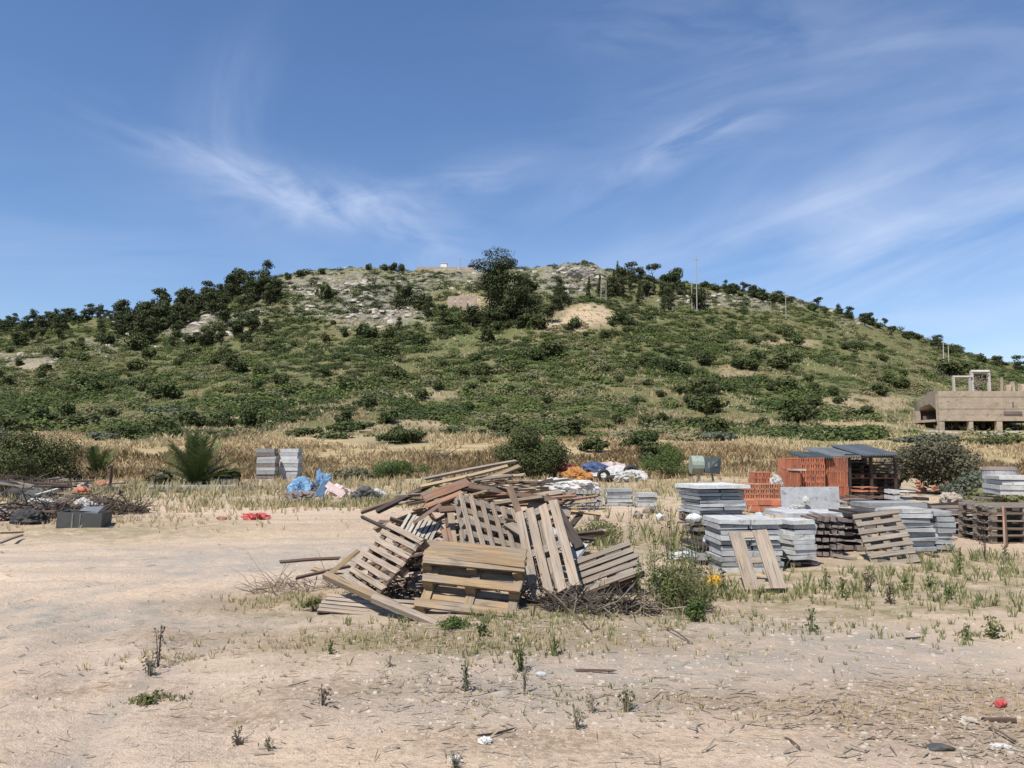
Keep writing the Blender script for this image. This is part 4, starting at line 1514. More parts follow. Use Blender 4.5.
# mid yard grey stacks behind the heap
r, w, d, h = stack(565, 604, 507, 489, .05, 3, 9, 'concrete', 'ribbed grey block stack right behind the heap, leftmost of the low row', 'block_stack', 'block', gap=.02)
stack(606, 634, 506, 489, -.08, 5, 1, ['concrete', 'concrete_light'], 'middle stack of thin grey slabs in the low row behind the heap', 'slab_stack', 'slab')
stack(636, 657, 507, 493, .1, 3, 1, ['concrete_light', 'concrete'], 'rightmost and smallest stack in the low row behind the heap', 'slab_stack', 'slab')
lump('plastic_sheet', P(597, 489.5, 21) + Vector((-.5, 0, -.02)), (1.0, .8, .28), M_['plastic_white'], 'white plastic sheet crumpled on top of the ribbed block stack', 'sheet', seed=12)
# debris heap with orange and blue rubbish
g = G(595, 481)
for (px, py, sx, sz, mt, lab, cat, sd_) in ((575, 478, 1.3, .6, 'orange', 'orange sack at the left of the coloured rubbish row', 'sack', 1), (590, 479, 1.3, .42, 'orange', 'flatter orange sack in the middle of the coloured rubbish row', 'sack', 2),
                                            (597, 476, 2.6, .75, 'tarp_blue', 'dark blue tarp bundled on the coloured rubbish row', 'tarp', 3), (618, 479, 2.6, .7, 'plastic_white', 'dirty white panel heap at the right of the rubbish row', 'rubbish', 4),
                                            (610, 473, 2.2, .7, 'net', 'pinkish sheet crumpled behind the blue tarp', 'sheet', 6), (630, 480, 1.5, .6, 'plastic_white', 'small white bag at the right end of the rubbish row', 'bag', 7),
                                            (567, 476, 1.2, .7, 'redplastic', 'little red bag at the left end of the rubbish row', 'bag', 8)):
    gg = G(px, py + 2)
    lump('rubbish_bag', gg, (sx, sx * .6, sz), M_[mt], lab, cat, seed=sd_, wr=.28)


def tyre(c, r, label, tilt=0, rz=0, group=None):
    root = thing('tyre', label, 'tyre', c)
    V = []; F = []
    n, mm = 24, 8
    for i in range(n):
        a = 2 * math.pi * i / n
        for j in range(mm):
            b = 2 * math.pi * j / mm
            rr = r * .72 + r * .28 * math.cos(b)
            V.append((rr * math.cos(a), r * .30 * math.sin(b), rr * math.sin(a)))
    for i in range(n):
        for j in range(mm):
            F.append((i * mm + j, i * mm + (j + 1) % mm, ((i + 1) % n) * mm + (j + 1) % mm, ((i + 1) % n) * mm + j))
    o = np_mesh('tread', V, F, M_['black'], root, smooth=True)
    root.rotation_euler = (tilt, 0, rz)
    return root


for (px, py, r, tl, lab) in ((603, 481, .33, .2, 'black tyre leaning at the foot of the blue tarp'), (630, 480, .42, .1, 'black tyre standing at the right end of the rubbish row'), (612, 481, .36, 1.3, 'black tyre lying before the dirty white panels'),
                             (30, 498, .5, 1.45, 'black tyre lying in the left rubbish heap'), (12, 493, .5, 1.3, 'black tyre lying at the very left edge of the left rubbish heap')):
    g = G(px, py + 1)
    tyre(g + Vector((0, -.3, r * abs(math.cos(tl)) + .3 * r * abs(math.sin(tl)))), r, lab, tl)

# tank on a post
g = G(700, 486)
root = thing('water_tank', 'faded green round tank with a dark end standing on a short pale post', 'tank', g)
k = g.y / FPX
zt = 21 * k
MB().tube([(-9 * k, 0, zt), (3 * k, 0, zt)], [9 * k, 9 * k], 16).build('barrel', M_['tankgreen'], root, smooth=False)
m = MB(); m.box((11 * k, 0, zt - 1 * k), (15 * k, 16 * k, 15 * k), jit=.06); m.build('housing', M_['tankdark'], root)
m = MB()
m.box((13 * k, -8.3 * k, zt + 1 * k), (5 * k, .06, 5 * k)); m.box((7 * k, -8.3 * k, zt - 2 * k), (2 * k, .06, 9 * k)); m.build('panel', M_['metal'], root)
m = MB(); m.box((-1 * k, 0, 6.2 * k), (2.2 * k, .15, 12.2 * k)); m.build('post', M_['plastic_white'], root)
m = MB(); m.tube([(14 * k, 0, 0), (12 * k, 0, 12.3 * k)], .05, 6); m.build('leg', M_['metal'], root)

# slab stack with a lid (left of the yard)
r, w, d, h = stack(688, 748, 514, 490, .22, 7, 2, ['concrete', 'concrete', 'concrete_light'], 'broad grey slab stack at the left of the material yard carrying a thin lid', 'slab_stack', 'slab', depth=.9, Y=14.6)
under_pallet(r, w * 1.02, d, .15, 'grey pallet carrying the broad slab stack with the lid')
zt = r.location.z + h
m = MB(); m.box((0, 0, .05), (w * 1.12, d * 1.15, .07), jit=.01)
o = m.build('stack_lid', M_['concrete_light'], None); o.location = (r.location.x, r.location.y - .02, zt); o.rotation_euler = (0, 0, .22)
tag(o, 'thin pale lid slab on top of the broad grey slab stack', 'slab')
for i, (px, pyb, pyt, w_) in enumerate(((690, 560, 519, 28),)):
    pass
# dark crates and blocks under/before it
stack(688, 716, 540, 520, .15, 3, 2, ['dark', 'stone_brown'], 'dark worn crate below the left end of the broad slab stack', 'block_crate', 'block', Y=13.6, depth=.7, gap=.02, cat='crate')
stack(690, 722, 572, 542, .1, 3, 2, ['stone_brown', 'concrete', 'dark'], 'weathered dark block pile left of the two board pallet', 'block_stack', 'block', Y=11.2, depth=.8, gap=.02, jit=.03)
rock_mesh('stone', P(694, 519, 13.7), (.36, .25, .22), M_['concrete_light'], 'white lump lying on the dark crate', 'stone', seed=21)
rock_mesh('stone', P(712, 541, 11.4), (.3, .25, .18), M_['concrete_light'], 'white lump lying on the weathered block pile', 'stone', seed=22)
rock_mesh('stone', P(683, 556, 10.6), (.5, .25, .16), M_['concrete_light'], 'long pale stone lying in the weeds between the heap and the yard', 'stone', seed=23)
# front slab stacks
r, w, d, h = stack(718, 783, 578, 521, .04, 11, 2, ['concrete', 'concrete_light', 'concrete'], 'grey slab stack behind the two board pallet', 'slab_stack', 'slab', Y=10.6, depth=.8)
r, w, d, h = stack(783, 820, 560, 521, .32, 8, 1, 'concrete_light', 'light grey slab stack right of the two board pallet', 'slab_stack', 'slab', Y=10.9, depth=.45, jit=.03)
r2 = stack(784, 824, 580, 561, .30, 3, 3, ['stone_brown', 'concrete'], 'dark block base carrying the light grey slab stack', 'block_stack', 'block', Y=10.95, depth=.5, gap=.02)
# the two board pallet fragment
pallet(P(746, 589, 9.15), P(729, 531, 9.7), P(786, 587, 9.15), 'pallet fragment of two wide pale boards leaning on the grey slabs', nd=2, dw=.17, mat='pale', mat2='pale', thin=True, nstr=3)
# mauve pavers
r, w, d, h = stack(812, 852, 572, 517, -.12, 8, 5, 'stone_brown', 'mauve paver stack between the light slabs and the leaning grey pallet', 'paver_stack', 'paver', Y=11.9, depth=.9, gap=.016)
r, w, d, h = stack(845, 880, 565, 512, .0, 8, 3, ['stone_brown', 'dark', 'stone_brown'], 'dark paver stack behind the leaning grey pallet', 'paver_stack', 'paver', Y=12.4, depth=.8, gap=.02, jit=.02)
pallet(P(873, 567, 11.2), P(920, 561, 11.1), P(850, 515, 11.75), 'grey pallet with seven slats leaning on the pavers left of the white slabs', nd=7, dw=.07, mat='grey', mat2='grey', th=.11)
# pinkish slab tops, standing grey panel
o = MB().box((0, 0, 0), (1.6, .9, .06), jit=.01).build('concrete_slab', M_['net'], None); o.location = P(822, 513, 13); o.rotation_euler = (0, 0, .1); o.data.materials[0] = M_['concrete_light']
tag(o, 'flat pale slab lying over the mauve pavers', 'slab')
o = MB().box((0, 0, 0), (1.15, .06, .48), jit=.01).build('standing_panel', M_['concrete'], None); o.location = P(810, 499, 15.6); o.rotation_euler = (-.12, 0, -.03)
tag(o, 'grey panel standing upright in front of the red bricks with white plaster splashes', 'panel')
m = lump('plaster_splash', P(797, 510, 15.3), (.34, .12, .10), M_['plastic_white'], 'white plaster lump in front of the standing grey panel', 'plaster', seed=31)
lump('plastic_bag', P(806, 503, 15.45), (.14, .06, .12), M_['plastic_white'], 'small white bag lodged at the middle of the standing grey panel', 'bag', seed=32)
stack(770, 800, 517, 508, .1, 2, 4, 'concrete_light', 'low row of pale blocks in front of the standing grey panel', 'block_stack', 'block', Y=14.5, depth=.5, gap=.03)

# red bricks
def hollow_bricks(px0, px1, pyb, pyt, Y, nx, nz, dep, label, mat='brick', rz=0):
    g = P((px0 + px1) / 2, pyb, Y)
    k = Y / FPX; w = (px1 - px0) * k; h = (pyb - pyt) * k
    root = thing('brick_stack', label, 'bricks', g + Vector((0, dep / 2, 0)), rz)
    for i in range(nx):
        for j in range(nz):
            bw, bh = w / nx, h / nz
            m = MB()
            x0 = -w / 2 + bw * i + random.uniform(-.01, .01); z0 = bh * j
            t = min(bw, bh) * .16
            # a hollow clay block lying with its holes to the front
            m.box((x0 + bw / 2, 0, z0 + t / 2), (bw - .012, dep, t)); m.box((x0 + bw / 2, 0, z0 + bh - t / 2 - .008), (bw - .012, dep, t))
            for q in range(3):
                xx = x0 + .006 + t / 2 + (bw - .012 - t) * q / 2
                m.box((xx, .002, z0 + bh / 2 - .004), (t, dep - .004, bh - 2 * t - .009))
            m.box((x0 + bw / 2, .05, z0 + bh / 2 - .004), (bw - .02, dep * .8, .01 + t * .3))
            m.box((x0 + bw / 2, dep * .3, z0 + bh / 2), (bw - .02, .02, bh - t))
            m.build('brick', M_[mat], root)
    return root, w, h


hollow_bricks(754, 771, 484, 472, 21.0, 4, 2, .5, 'small red brick cube on top of the orange hollow blocks')
hollow_bricks(741, 784, 499, 484, 20.5, 9, 3, .7, 'row of orange hollow blocks at the left of the brick yard', 'brick_light')
stack(746, 784, 512, 500, .02, 2, 3, 'brick', 'low red brick layer under the orange hollow blocks', 'brick_stack', 'brick', Y=20.0, depth=.8, cat='bricks')
hollow_bricks(785, 801, 500, 470, 21.5, 5, 2, .6, 'narrow red brick stack left of the tallest brick stack')
hollow_bricks(785, 801, 469, 458, 21.6, 5, 1, .6, 'single course of red bricks resting on a white sheet')
o = MB().box((0, 0, 0), (17 * 21.5 / FPX, .66, .035), jit=.008).build('white_sheet', M_['plastic_white'], None); o.location = P(793, 469.5, 21.8)
tag(o, 'white sheet between the courses of the narrow red brick stack', 'sheet')
hollow_bricks(802, 826, 500, 458, 22.0, 5, 7, .9, 'tallest red brick stack, its left bright half')
hollow_bricks(827, 849, 500, 458, 22.3, 6, 3, .8, 'tall red block stack with upright ribs right of the tallest brick stack')
lump('plastic_bag', P(777, 486, 20.6), (.3, .2, .26), M_['plastic_white'], 'white bag leaning between the red brick stacks', 'bag', seed=41)
# roof sheet over brick
def corrugated(name, p0, p1, dep, slope, mat, label, amp=.03):
    p0, p1 = Vector(p0), Vector(p1)
    L = (p1 - p0).length; n = 60
    a = (p1 - p0).normalized()
    V = []; F = []
    for i in range(n + 1):
        for j in range(2):
            for s in (0, 1):
                q = p0 + a * L * i / n + Vector((0, dep * j, slope * j)) + Vector((0, 0, amp * math.sin(i * 1.6) + .012 * s))
                V.append(tuple(q - p0))
    for i in range(n):
        b = i * 4; c = b + 4
        F += [(b, b + 2, c + 2, c), (b + 1, c + 1, c + 3, b + 3), (b, c, c + 1, b + 1), (b + 2, b + 3, c + 3, c + 2)]
    o = np_mesh(name, V, F, M_[mat])
    o.location = p0
    return tag(o, label, 'roof sheet')


corrugated('roof_sheet', P(802, 457.5, 22), P(834, 458.5, 22.2), 1.2, .15, 'tankdark', 'thin dark sheet covering the tallest red brick stack')
corrugated('roof_sheet', P(830, 457, 23), P(866, 457, 23), 2.2, .26, 'metal', 'pale grey corrugated sheet, left part of the roof over the dark shelter')
corrugated('roof_sheet', P(864, 456, 22.8), P(898, 455, 22.8), 2.4, .31, 'corr', 'dark blue corrugated sheet, right part of the roof over the dark shelter')
# shelter: posts and dark stacked timber
g = P(870, 500, 23.2)
root = thing('open_shelter', 'dark open shelter of posts and boards behind the red bricks', 'shelter', g)
k = 23.2 / FPX
for px in (851, 872, 896):
    m = MB(); m.box(((px - 870) * k, 0, 21.5 * k), (.07, .07, 45 * k), jit=.01); m.build('post', M_['dark'], root)
    m = MB(); m.box(((px - 870) * k, 2, 24 * k), (.12, .12, 48 * k), jit=.01); m.build('rear_post', M_['dark'], root)
m = MB(); m.box((3 * k, 2.1, 20 * k), (48 * k, .05, 38 * k)); m.build('rear_panel', M_['dark'], root)
m = MB(); m.box((3 * k, 0, 43.6 * k), (52 * k, .1, .12)); m.build('beam', M_['dark'], root)
for j in range(10):
    for i in range(2):
        c = P(858 + i * 23, 500 - j * 4.4, 23.7 + .2 * (j % 3))
        d = Vector((.42, 0, 0))
        pallet(c - d + Vector((0, -.3, 0)), c + d + Vector((0, -.3, 0)), c - d + Vector((0, .5, 0)), 'reddish dark pallet in the piles stored under the dark shelter', 'pallets piled under the dark shelter', nd=5, mat='dark', mat2='brown' if j % 3 else 'red', th=.13) if j < 9 - 2 * i else None
stack(852, 894, 497, 461, .0, 12, 2, ['dark', 'brown', 'dark', 'stone_brown'], 'dark sheets stacked high in the shelter', 'sheet_stack', 'sheet', Y=23.9, depth=.9, gap=.02, jit=.05)
# row of block ends
stack(836, 896, 507, 495, .02, 2, 10, ['tan', 'brown'], 'long low row of timber block ends before the shelter', 'timber_stack', 'timber', Y=19.5, depth=.6, gap=.05, cat='timber')
# white crate and slabs right
stack(868, 930, 519, 503, .04, 3, 1, ['concrete', 'concrete_light'], 'long grey slab stack behind the white slabs', 'slab_stack', 'slab', Y=15.5, depth=.8)
stack(893, 919, 501, 489, .04, 2, 3, 'concrete_light', 'pale hollow blocks right before the olive bush', 'block_stack', 'block', Y=18.5, depth=.5, gap=.03)
r, w, d, h = stack(896, 938, 556, 515, .12, 9, 1, ['concrete', 'concrete', 'concrete_light'], 'light grey slab stack right of the leaning grey pallet, left half of the pair', 'slab_stack', 'slab', Y=12.0, depth=.75, jit=.03)
zz = r.location.z + h
o = MB().box((0, 0, .03), (w * .95, .62, .06), jit=.02).build('concrete_slab', M_['plastic_white'], None); o.location = (r.location.x, r.location.y, zz); o.rotation_euler = (0, 0, .2)
tag(o, 'bright white slab on top of the left half of the pair', 'slab')
stack(937, 958, 556, 512, -.08, 8, 1, 'concrete', 'bluish grey slab stack, right half of the pair', 'slab_stack', 'slab', Y=12.2, depth=.6, jit=.03)
pallet(P(920, 567, 11.9), P(960, 563, 12.1), P(921, 561, 12.8), 'grey pallet on the ground under the pair of slab stacks', nd=6, mat='grey', th=.08)
# odd bundles filling the gaps of the yard
extra = [(752, 778, 541, 524, 12.8, 4, 1, 'stone_brown', 'short mauve slab bundle behind the front slab stack'), (722, 750, 526, 515, 14.0, 2, 3, 'dark', 'dark low blocks under the broad slab stack, right part'),
         (828, 850, 512, 500, 16.5, 3, 2, 'concrete', 'small grey bundle between the standing panel and the timber row'), (850, 872, 508, 498, 17.5, 3, 1, ['stone_brown', 'concrete_light'], 'thin mixed slabs before the dark shelter'),
         (905, 935, 506, 497, 17.0, 2, 2, 'dark', 'dark low boxes left of the red tile rubble'), (930, 958, 520, 507, 15.8, 3, 2, ['dark', 'stone_brown'], 'dark block heap behind the bluish slab stack'),
         (958, 985, 508, 500, 16.8, 2, 1, ['concrete_light', 'stone_brown'], 'thin pale slabs on the far side of the brown block stack'), (985, 1010, 500, 490, 17.6, 3, 1, 'stone_brown', 'mauve slab bundle left of the bright white slabs at the right edge'),
         (770, 786, 527, 519, 13.6, 2, 1, 'concrete_light', 'pale thin bundle on the far side of the front slab stack'), (690, 712, 589, 574, 10.1, 2, 2, 'stone_brown', 'low worn blocks in the weeds by the yellow container'),
         (858, 880, 493, 486, 21.5, 2, 2, 'brick', 'loose red bricks before the dark shelter, left part'), (726, 744, 496, 489, 21.5, 2, 3, 'brick_light', 'loose orange bricks left of the hollow block row')]
for (a, b, c_, d_, Y_, n1_, n2_, mt, lab) in extra:
    stack(a, b, c_, d_, random.uniform(-.3, .3), n1_, n2_, mt, lab, 'block_bundle', 'block', Y=Y_, depth=.5, gap=.02, jit=.03)
for i in range(14):
    c = P(random.uniform(838, 900), 500, random.uniform(23.4, 25)); c.z = gz(c.x, c.y) + random.uniform(.1, 1.35)
    L = random.uniform(.8, 1.7)
    plank(c - Vector((L / 2, .1, random.gauss(0, .05))), c + Vector((L / 2, 0, 0)), .2, .03, random.choice(['dark', 'brown', 'dark']), 'dark board stored in the shelter', 'dark boards stored in the shelter', name='broken_board')
for i in range(22):
    c = G(random.uniform(690, 960), random.uniform(512, 572)); c.z += .03
    a = random.uniform(0, 3.1); L = random.uniform(.2, .8); d = Vector((math.cos(a), math.sin(a), random.gauss(0, .08))) * L / 2
    plank(c - d, c + d, random.uniform(.04, .1), .025, random.choice(['brown', 'grey', 'tan', 'dark']), 'scrap board among the stacks', 'scrap boards among the stacks', name='broken_board')
# red rubble, pale arch piece, boards
for i in range(16):
    c = G(random.uniform(918, 952), random.uniform(492, 497))
    rock_mesh('broken_tile', c + Vector((0, 0, random.uniform(.05, .5))), (random.uniform(.2, .5), .3, random.uniform(.1, .25)), M_['brick' if i % 3 else 'brick_light'], 'broken red tile in the rubble before the olive bush', 'tile', 'broken red tiles before the olive bush', seed=i + 60, sub=1)
lump('sand_bag', P(951, 507, 17), (.5, .4, .32), M_['pebble'], 'rounded pale sack right of the red tile rubble', 'sack', seed=44)
g = P(1000, 483, 24)
root = thing('concrete_ring', 'wide low pale concrete ring at the right behind the weeds', 'ring', (g.x, g.y, gz(g.x, g.y)))
k = 24 / FPX
hh = P(1000, 470, 24).z - gz(g.x, g.y)
MB().tube([(0, 0, 0), (0, 0, hh)], [15 * k, 15.5 * k], 24).build('ring_wall', M_['concrete'], root)
MB().tube([(0, 0, hh + .003), (0, 0, hh + .10)], [16 * k, 14 * k], 24).build('rim', M_['stone_brown'], root)
# far right: white slabs over brown pallets
r, w, d, h = stack(1004, 1060, 495, 476, -.2, 4, 1, ['concrete_light', 'plastic_white'], 'bright white slab stack at the right edge of the picture', 'slab_stack', 'slab', Y=15.5, depth=.9)
for j in range(6):
    c = P(1012, 541 - j * 7.2, 13.8 + .05 * (j % 2))
    pallet(c + Vector((-.55, -.3, 0)), c + Vector((.65, -.3, 0)), c + Vector((-.55, .7, 0)), 'brown grey pallet in the stack at the right edge under the white slabs', 'pallets stacked at the right edge', nd=6, mat='grey' if j % 2 else 'brown', mat2='grey', th=.13)
stack(955, 990, 541, 509, .0, 4, 2, ['stone_brown', 'dark', 'stone_brown'], 'brown block stack left of the pallets at the right edge', 'block_stack', 'block', Y=14.6, depth=.8, gap=.03, jit=.03)
plank(P(930, 507, 15), P(1024, 506, 14.5), .16, .04, 'grey', 'long grey board lying across the top of the brown block stack')
plank(P(880, 509, 16.5), P(960, 503, 16.8), .10, .05, 'dark', 'long dark board behind the bright white slab')
plank(P(1006, 548, 13.0), P(1004, 508, 13.3), .18, .03, 'red', 'upright reddish board against the pallets at the right edge', roll=1.4)
# extra loose blocks for clutter
for i in range(26):
    px = random.choice([random.uniform(690, 790), random.uniform(830, 960), random.uniform(560, 690)])
    py = random.uniform(506, 524)
    c = G(px, py)
    rock_mesh('loose_block', c + Vector((0, 0, .06)), (random.uniform(.15, .45), random.uniform(.15, .35), random.uniform(.1, .28)), M_[random.choice(['concrete', 'concrete_light', 'stone_brown', 'pebble'])],
              'broken concrete lump lying among the stacks of the material yard', 'rubble', 'broken lumps among the stacks', seed=i + 200, sub=1)

# ------------------------------------------------------------------ left rubbish
g = G(84, 527)
root = thing('plastic_tub', 'dark rectangular tub with a pale lid flap in the left rubbish', 'tub', g)
k = g.y / FPX
W2, H2 = 40 * k, 15 * k
m = MB()
for (c, s) in (((0, -.35, H2 / 2), (W2, .03, H2)), ((0, .35, H2 / 2), (W2, .03, H2)), ((-W2 / 2 + .015, 0, H2 / 2), (.03, .67, H2)), ((W2 / 2 - .015, 0, H2 / 2), (.03, .67, H2)), ((0, 0, .02), (W2 - .06, .67, .03))):
    m.box(c, s, jit=.008)
m.build('basin', M_['tub'], root)
m = MB(); m.box((W2 * .12, .05, H2 + .04), (W2 * .45, .4, .02), Matrix.Rotation(.2, 3, 'X'), jit=.02); m.build('lid', M_['metal'], root)
m = MB(); m.box((-W2 * .15, -.372, H2 * .5), (.03, .012, H2 * .9)); m.box((W2 * .02, -.372, H2 * .5), (.02, .012, H2 * .9)); m.build('rib', M_['metal'], root)
root.rotation_euler = (0, .05, .22)

lump('rubbish_bag', G(38, 505), (.8, .6, .42), M_['tub'], 'bulging dark bag in the left rubbish', 'bag', seed=51)
plank(P(20, 503, 19), P(40, 501, 19.2), .35, .03, 'white', 'pale board lying left of the bulging dark bag')
plank(P(36, 495, 19.5), P(58, 489, 20), .14, .04, 'white', 'white board propped over the bulging dark bag')
plank(P(50, 499, 20), P(66, 497, 20), .12, .04, 'white', 'short white board right of the bulging dark bag')
plank(P(0, 533, 14.5), P(24, 532, 14.8), .04, .03, 'red', 'thin reddish stick on the ground at the left edge, upper one', roll=0)
plank(P(0, 543, 13.2), P(22, 535, 14.2), .05, .03, 'grey', 'thin grey stick on the ground at the left edge, lower one', roll=0)
for i in range(24):
    px = random.uniform(-10, 105); py = random.uniform(488, 523)
    c = G(px, py); c.z += random.uniform(.03, .25)
    a = random.uniform(0, 3.14); L = random.uniform(.5, 2.2)
    d = Vector((math.cos(a), math.sin(a) * .6, random.gauss(0, .06))) * L / 2
    plank(c - d, c + d, random.uniform(.06, .16), .035, random.choice(['dark', 'brown', 'dark', 'brown', 'grey']), 'dark board strewn in the left rubbish', 'dark boards strewn in the left rubbish', name='broken_board')
for i in range(34):
    c = G(random.uniform(-10, 112), random.uniform(484, 524))
    lump('rubbish_clod', c - Vector((0, 0, .03)), (random.uniform(.3, .8), .5, random.uniform(.12, .35)), M_[random.choice(['black', 'stone_brown', 'bark', 'twig_dark', 'tub', 'black', 'brick', 'plastic_white', 'bark', 'twig_dark'])],
         'dark clod of refuse in the left rubbish', 'rubbish', 'dark clods in the left rubbish', seed=i + 90)
lump('rubbish_bag', G(58, 486), (1.1, .7, .35), M_['stone_brown'], 'brownish rag heap behind the left rubbish', 'rubbish', seed=97)
for i in range(12):
    px = random.uniform(100, 215)
    c = G(px, random.uniform(489, 493)) + Vector((0, 0, .05)); L = random.uniform(.5, 1.8)
    d = Vector((L / 2, random.gauss(0, .2), 0))
    plank(c - d, c + d, .14, .05, random.choice(['grey', 'dark', 'brown']), 'old board lying along the back edge of the yard, left of the paver stacks', 'old boards along the back edge', name='broken_board')
for i in range(60):
    px = random.uniform(-20, 118); py = random.uniform(474, 500)
    c = G(px, max(py, 479)); c.z += random.uniform(.03, .5) * (1 if px < 60 else .4)
    a = random.gauss(0, .5); L = random.uniform(.7, 2.6)
    d = Vector((math.cos(a), math.sin(a) * .6, random.gauss(0, .08))) * L / 2
    plank(c - d, c + d, random.uniform(.08, .22), .05, random.choice(['dark', 'brown', 'dark', 'dark', 'grey']), 'dark board strewn in the left rubbish', 'dark boards strewn in the left rubbish', name='broken_board')
g = G(30, 487); tangle('brush_pile', g, 2.8, 1.0, .5, 260, 'twig_dark', 'long dark brush heap before the left edge bush', 'brush', .8, .014)
g = G(60, 518); tangle('brush_pile', g, 1.2, .6, .3, 260, 'twig_dark', 'low dark brush left of the black tub', 'brush', .6, .01)
# concrete kerb-like slabs on the ground
plank(G(150, 489) + Vector((0, 0, .08)), G(235, 489) + Vector((0, 0, .08)), .35, .16, M_['concrete'], 'long grey concrete beam lying left of the paver stacks', cat='beam', name='concrete_beam', bend=.001)
plank(G(228, 490) + Vector((0, 0, .08)), G(300, 489) + Vector((0, 0, .08)), .30, .14, M_['stone_brown'], 'brownish concrete beam lying in front of the paver stacks', cat='beam', name='concrete_beam', bend=.001)
plank(G(211, 485) + Vector((0, 0, .2)), G(238, 485) + Vector((0, 0, .2)), .4, .12, M_['concrete_light'], 'short white slab left of the paver stacks', cat='slab', name='concrete_slab', bend=.001)
g = G(110, 487)
o = MB().tube([(0, 0, -.1), (.03, 0, .9)], .06, 6).build('wooden_stake', M_['dark']); o.location = g
tag(o, 'thin dark stake at the edge of the dry grass near the small palm', 'stake')
# blue heap
for (px, py, sx, sz, mt, lab, sd_) in ((300, 497, .7, .65, 'plastic_blue', 'light blue crumpled bag at the left of the blue heap', 1), (322, 495, .75, .8, 'plastic_blue', 'light blue bag at the middle of the blue heap', 2),
                                       (312, 496, .8, .45, 'tub', 'dark bundle between the two blue bags', 3), (338, 497, .9, .4, 'net', 'pinkish sheet at the right of the blue heap', 4), (300, 502, .9, .35, 'stone_brown', 'grey brown rubble under the blue bags', 5),
                                       (365, 501, .8, .4, 'tub', 'dark lump between the blue heap and the pallet heap', 6), (376, 500, .5, .35, 'plastic_white', 'small white bag between the blue heap and the pallet heap', 7)):
    lump('rubbish_bag', G(px, py), (sx, sx * .7, sz), M_[mt], lab, 'bag' if 'bag' in lab else 'rubbish', seed=sd_ + 300, wr=.35)
plank(P(318, 496, 22), P(327, 481, 22.3), .22, .03, M_['plastic_blue'], 'light blue board standing on the middle of the blue heap', roll=1.2, name='plastic_board', cat='board')
plank(P(327, 484, 22.2), P(344, 496, 22), .20, .03, M_['net'], 'pale board sloping down the right of the blue heap', roll=1.0, name='plastic_board', cat='board')
# red sack
lump('red_sack', G(256, 520), (.50, .32, .17), M_['redplastic'], 'red and white crumpled sack on the sand left of the pallet heap', 'sack', seed=71, wr=.4)
lump('red_rag', G(222, 519), (.22, .16, .05), M_['redplastic'], 'small flat red scrap left of the crumpled red sack', 'rag', seed=72, wr=.4)
# yellow canister piece
g = G(713, 586)
lump('yellow_container', g, (.24, .16, .13), M_['yellow_plastic'], 'bright yellow plastic container on the ground left of the two board pallet', 'container', seed=81, wr=.12)


# ------------------------------------------------------------------ nearer vegetation
def near_bush(px, py, wpx, hpx, label, mat='bush', n=5000, ls=.1, group=None, name='leafy_bush', aspect=1.0, up=.35):
    g = G(px, py); k = g.y / FPX
    root = thing(name, label, 'bush', g)
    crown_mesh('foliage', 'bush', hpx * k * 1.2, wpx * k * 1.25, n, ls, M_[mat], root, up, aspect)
    trunk_mesh('bush', hpx * k, wpx * k, root, .05)
    return root


near_bush(15, 483, 85, 50, 'large grey green bush at the left edge behind the rubbish', 'bush', 15000, .09)
near_bush(-8, 470, 60, 45, 'tall bush at the far left edge, behind the large grey green one', 'bush_grey', 7000, .10)
near_bush(524, 478, 66, 50, 'big dense dark bush rising behind the pallet heap', 'bush', 15000, .09)
near_bush(548, 466, 34, 28, 'lighter bush right behind the big dense dark one', 'bush_lime', 3000, .17)
near_bush(398, 479, 48, 24, 'bright green weedy bush in the dry grass left of the heap', 'bush_lime', 8000, .08, aspect=.5)
near_bush(355, 482, 40, 14, 'low brownish bush left of the bright green weedy one', 'olive', 2500, .12)
near_bush(668, 478, 46, 30, 'bright green bush left of the green tank', 'bush_lime', 8000, .08, aspect=.5)
near_bush(655, 465, 40, 22, 'darker bush behind the bright green bush near the tank', 'bush', 3000, .16)
near_bush(596, 452, 30, 14, 'low green bush in the dry band right of the big dark bush', 'bush', 2000, .2)
near_bush(643, 449, 40, 18, 'dark bush at the edge of the slope above the tank', 'bush', 2500, .2)
near_bush(935, 494, 88, 54, 'large grey olive bush over the right of the yard', 'olive', 13000, .075)
near_bush(972, 500, 60, 30, 'pale green weedy bush under the right side of the olive bush', 'bush_grey', 3000, .09)
near_bush(890, 490, 36, 30, 'dark part bush between the shelter and the olive bush', 'olive', 2500, .12)
near_bush(990, 512, 50, 22, 'small weedy bush behind the pallets at the right edge', 'weed', 2500, .09)
for i, (px, py, w_, h_) in enumerate([(940, 441, 44, 6), (985, 445, 60, 6), (1010, 443, 30, 5), (915, 443, 30, 7), (860, 434, 40, 10), (820, 436, 26, 9), (715, 440, 40, 9), (130, 437, 40, 13), (400, 443, 40, 16), (165, 415, 30, 10), (305, 436, 34, 8), (350, 432, 40, 12), (105, 440, 26, 8)]):
    near_bush(px, py, w_, h_, 'low rounded bush dotted over the top of the dry grass band', 'bush' if i % 3 else 'bush_grey', 1600, .24, group='low bushes on top of the dry grass band')


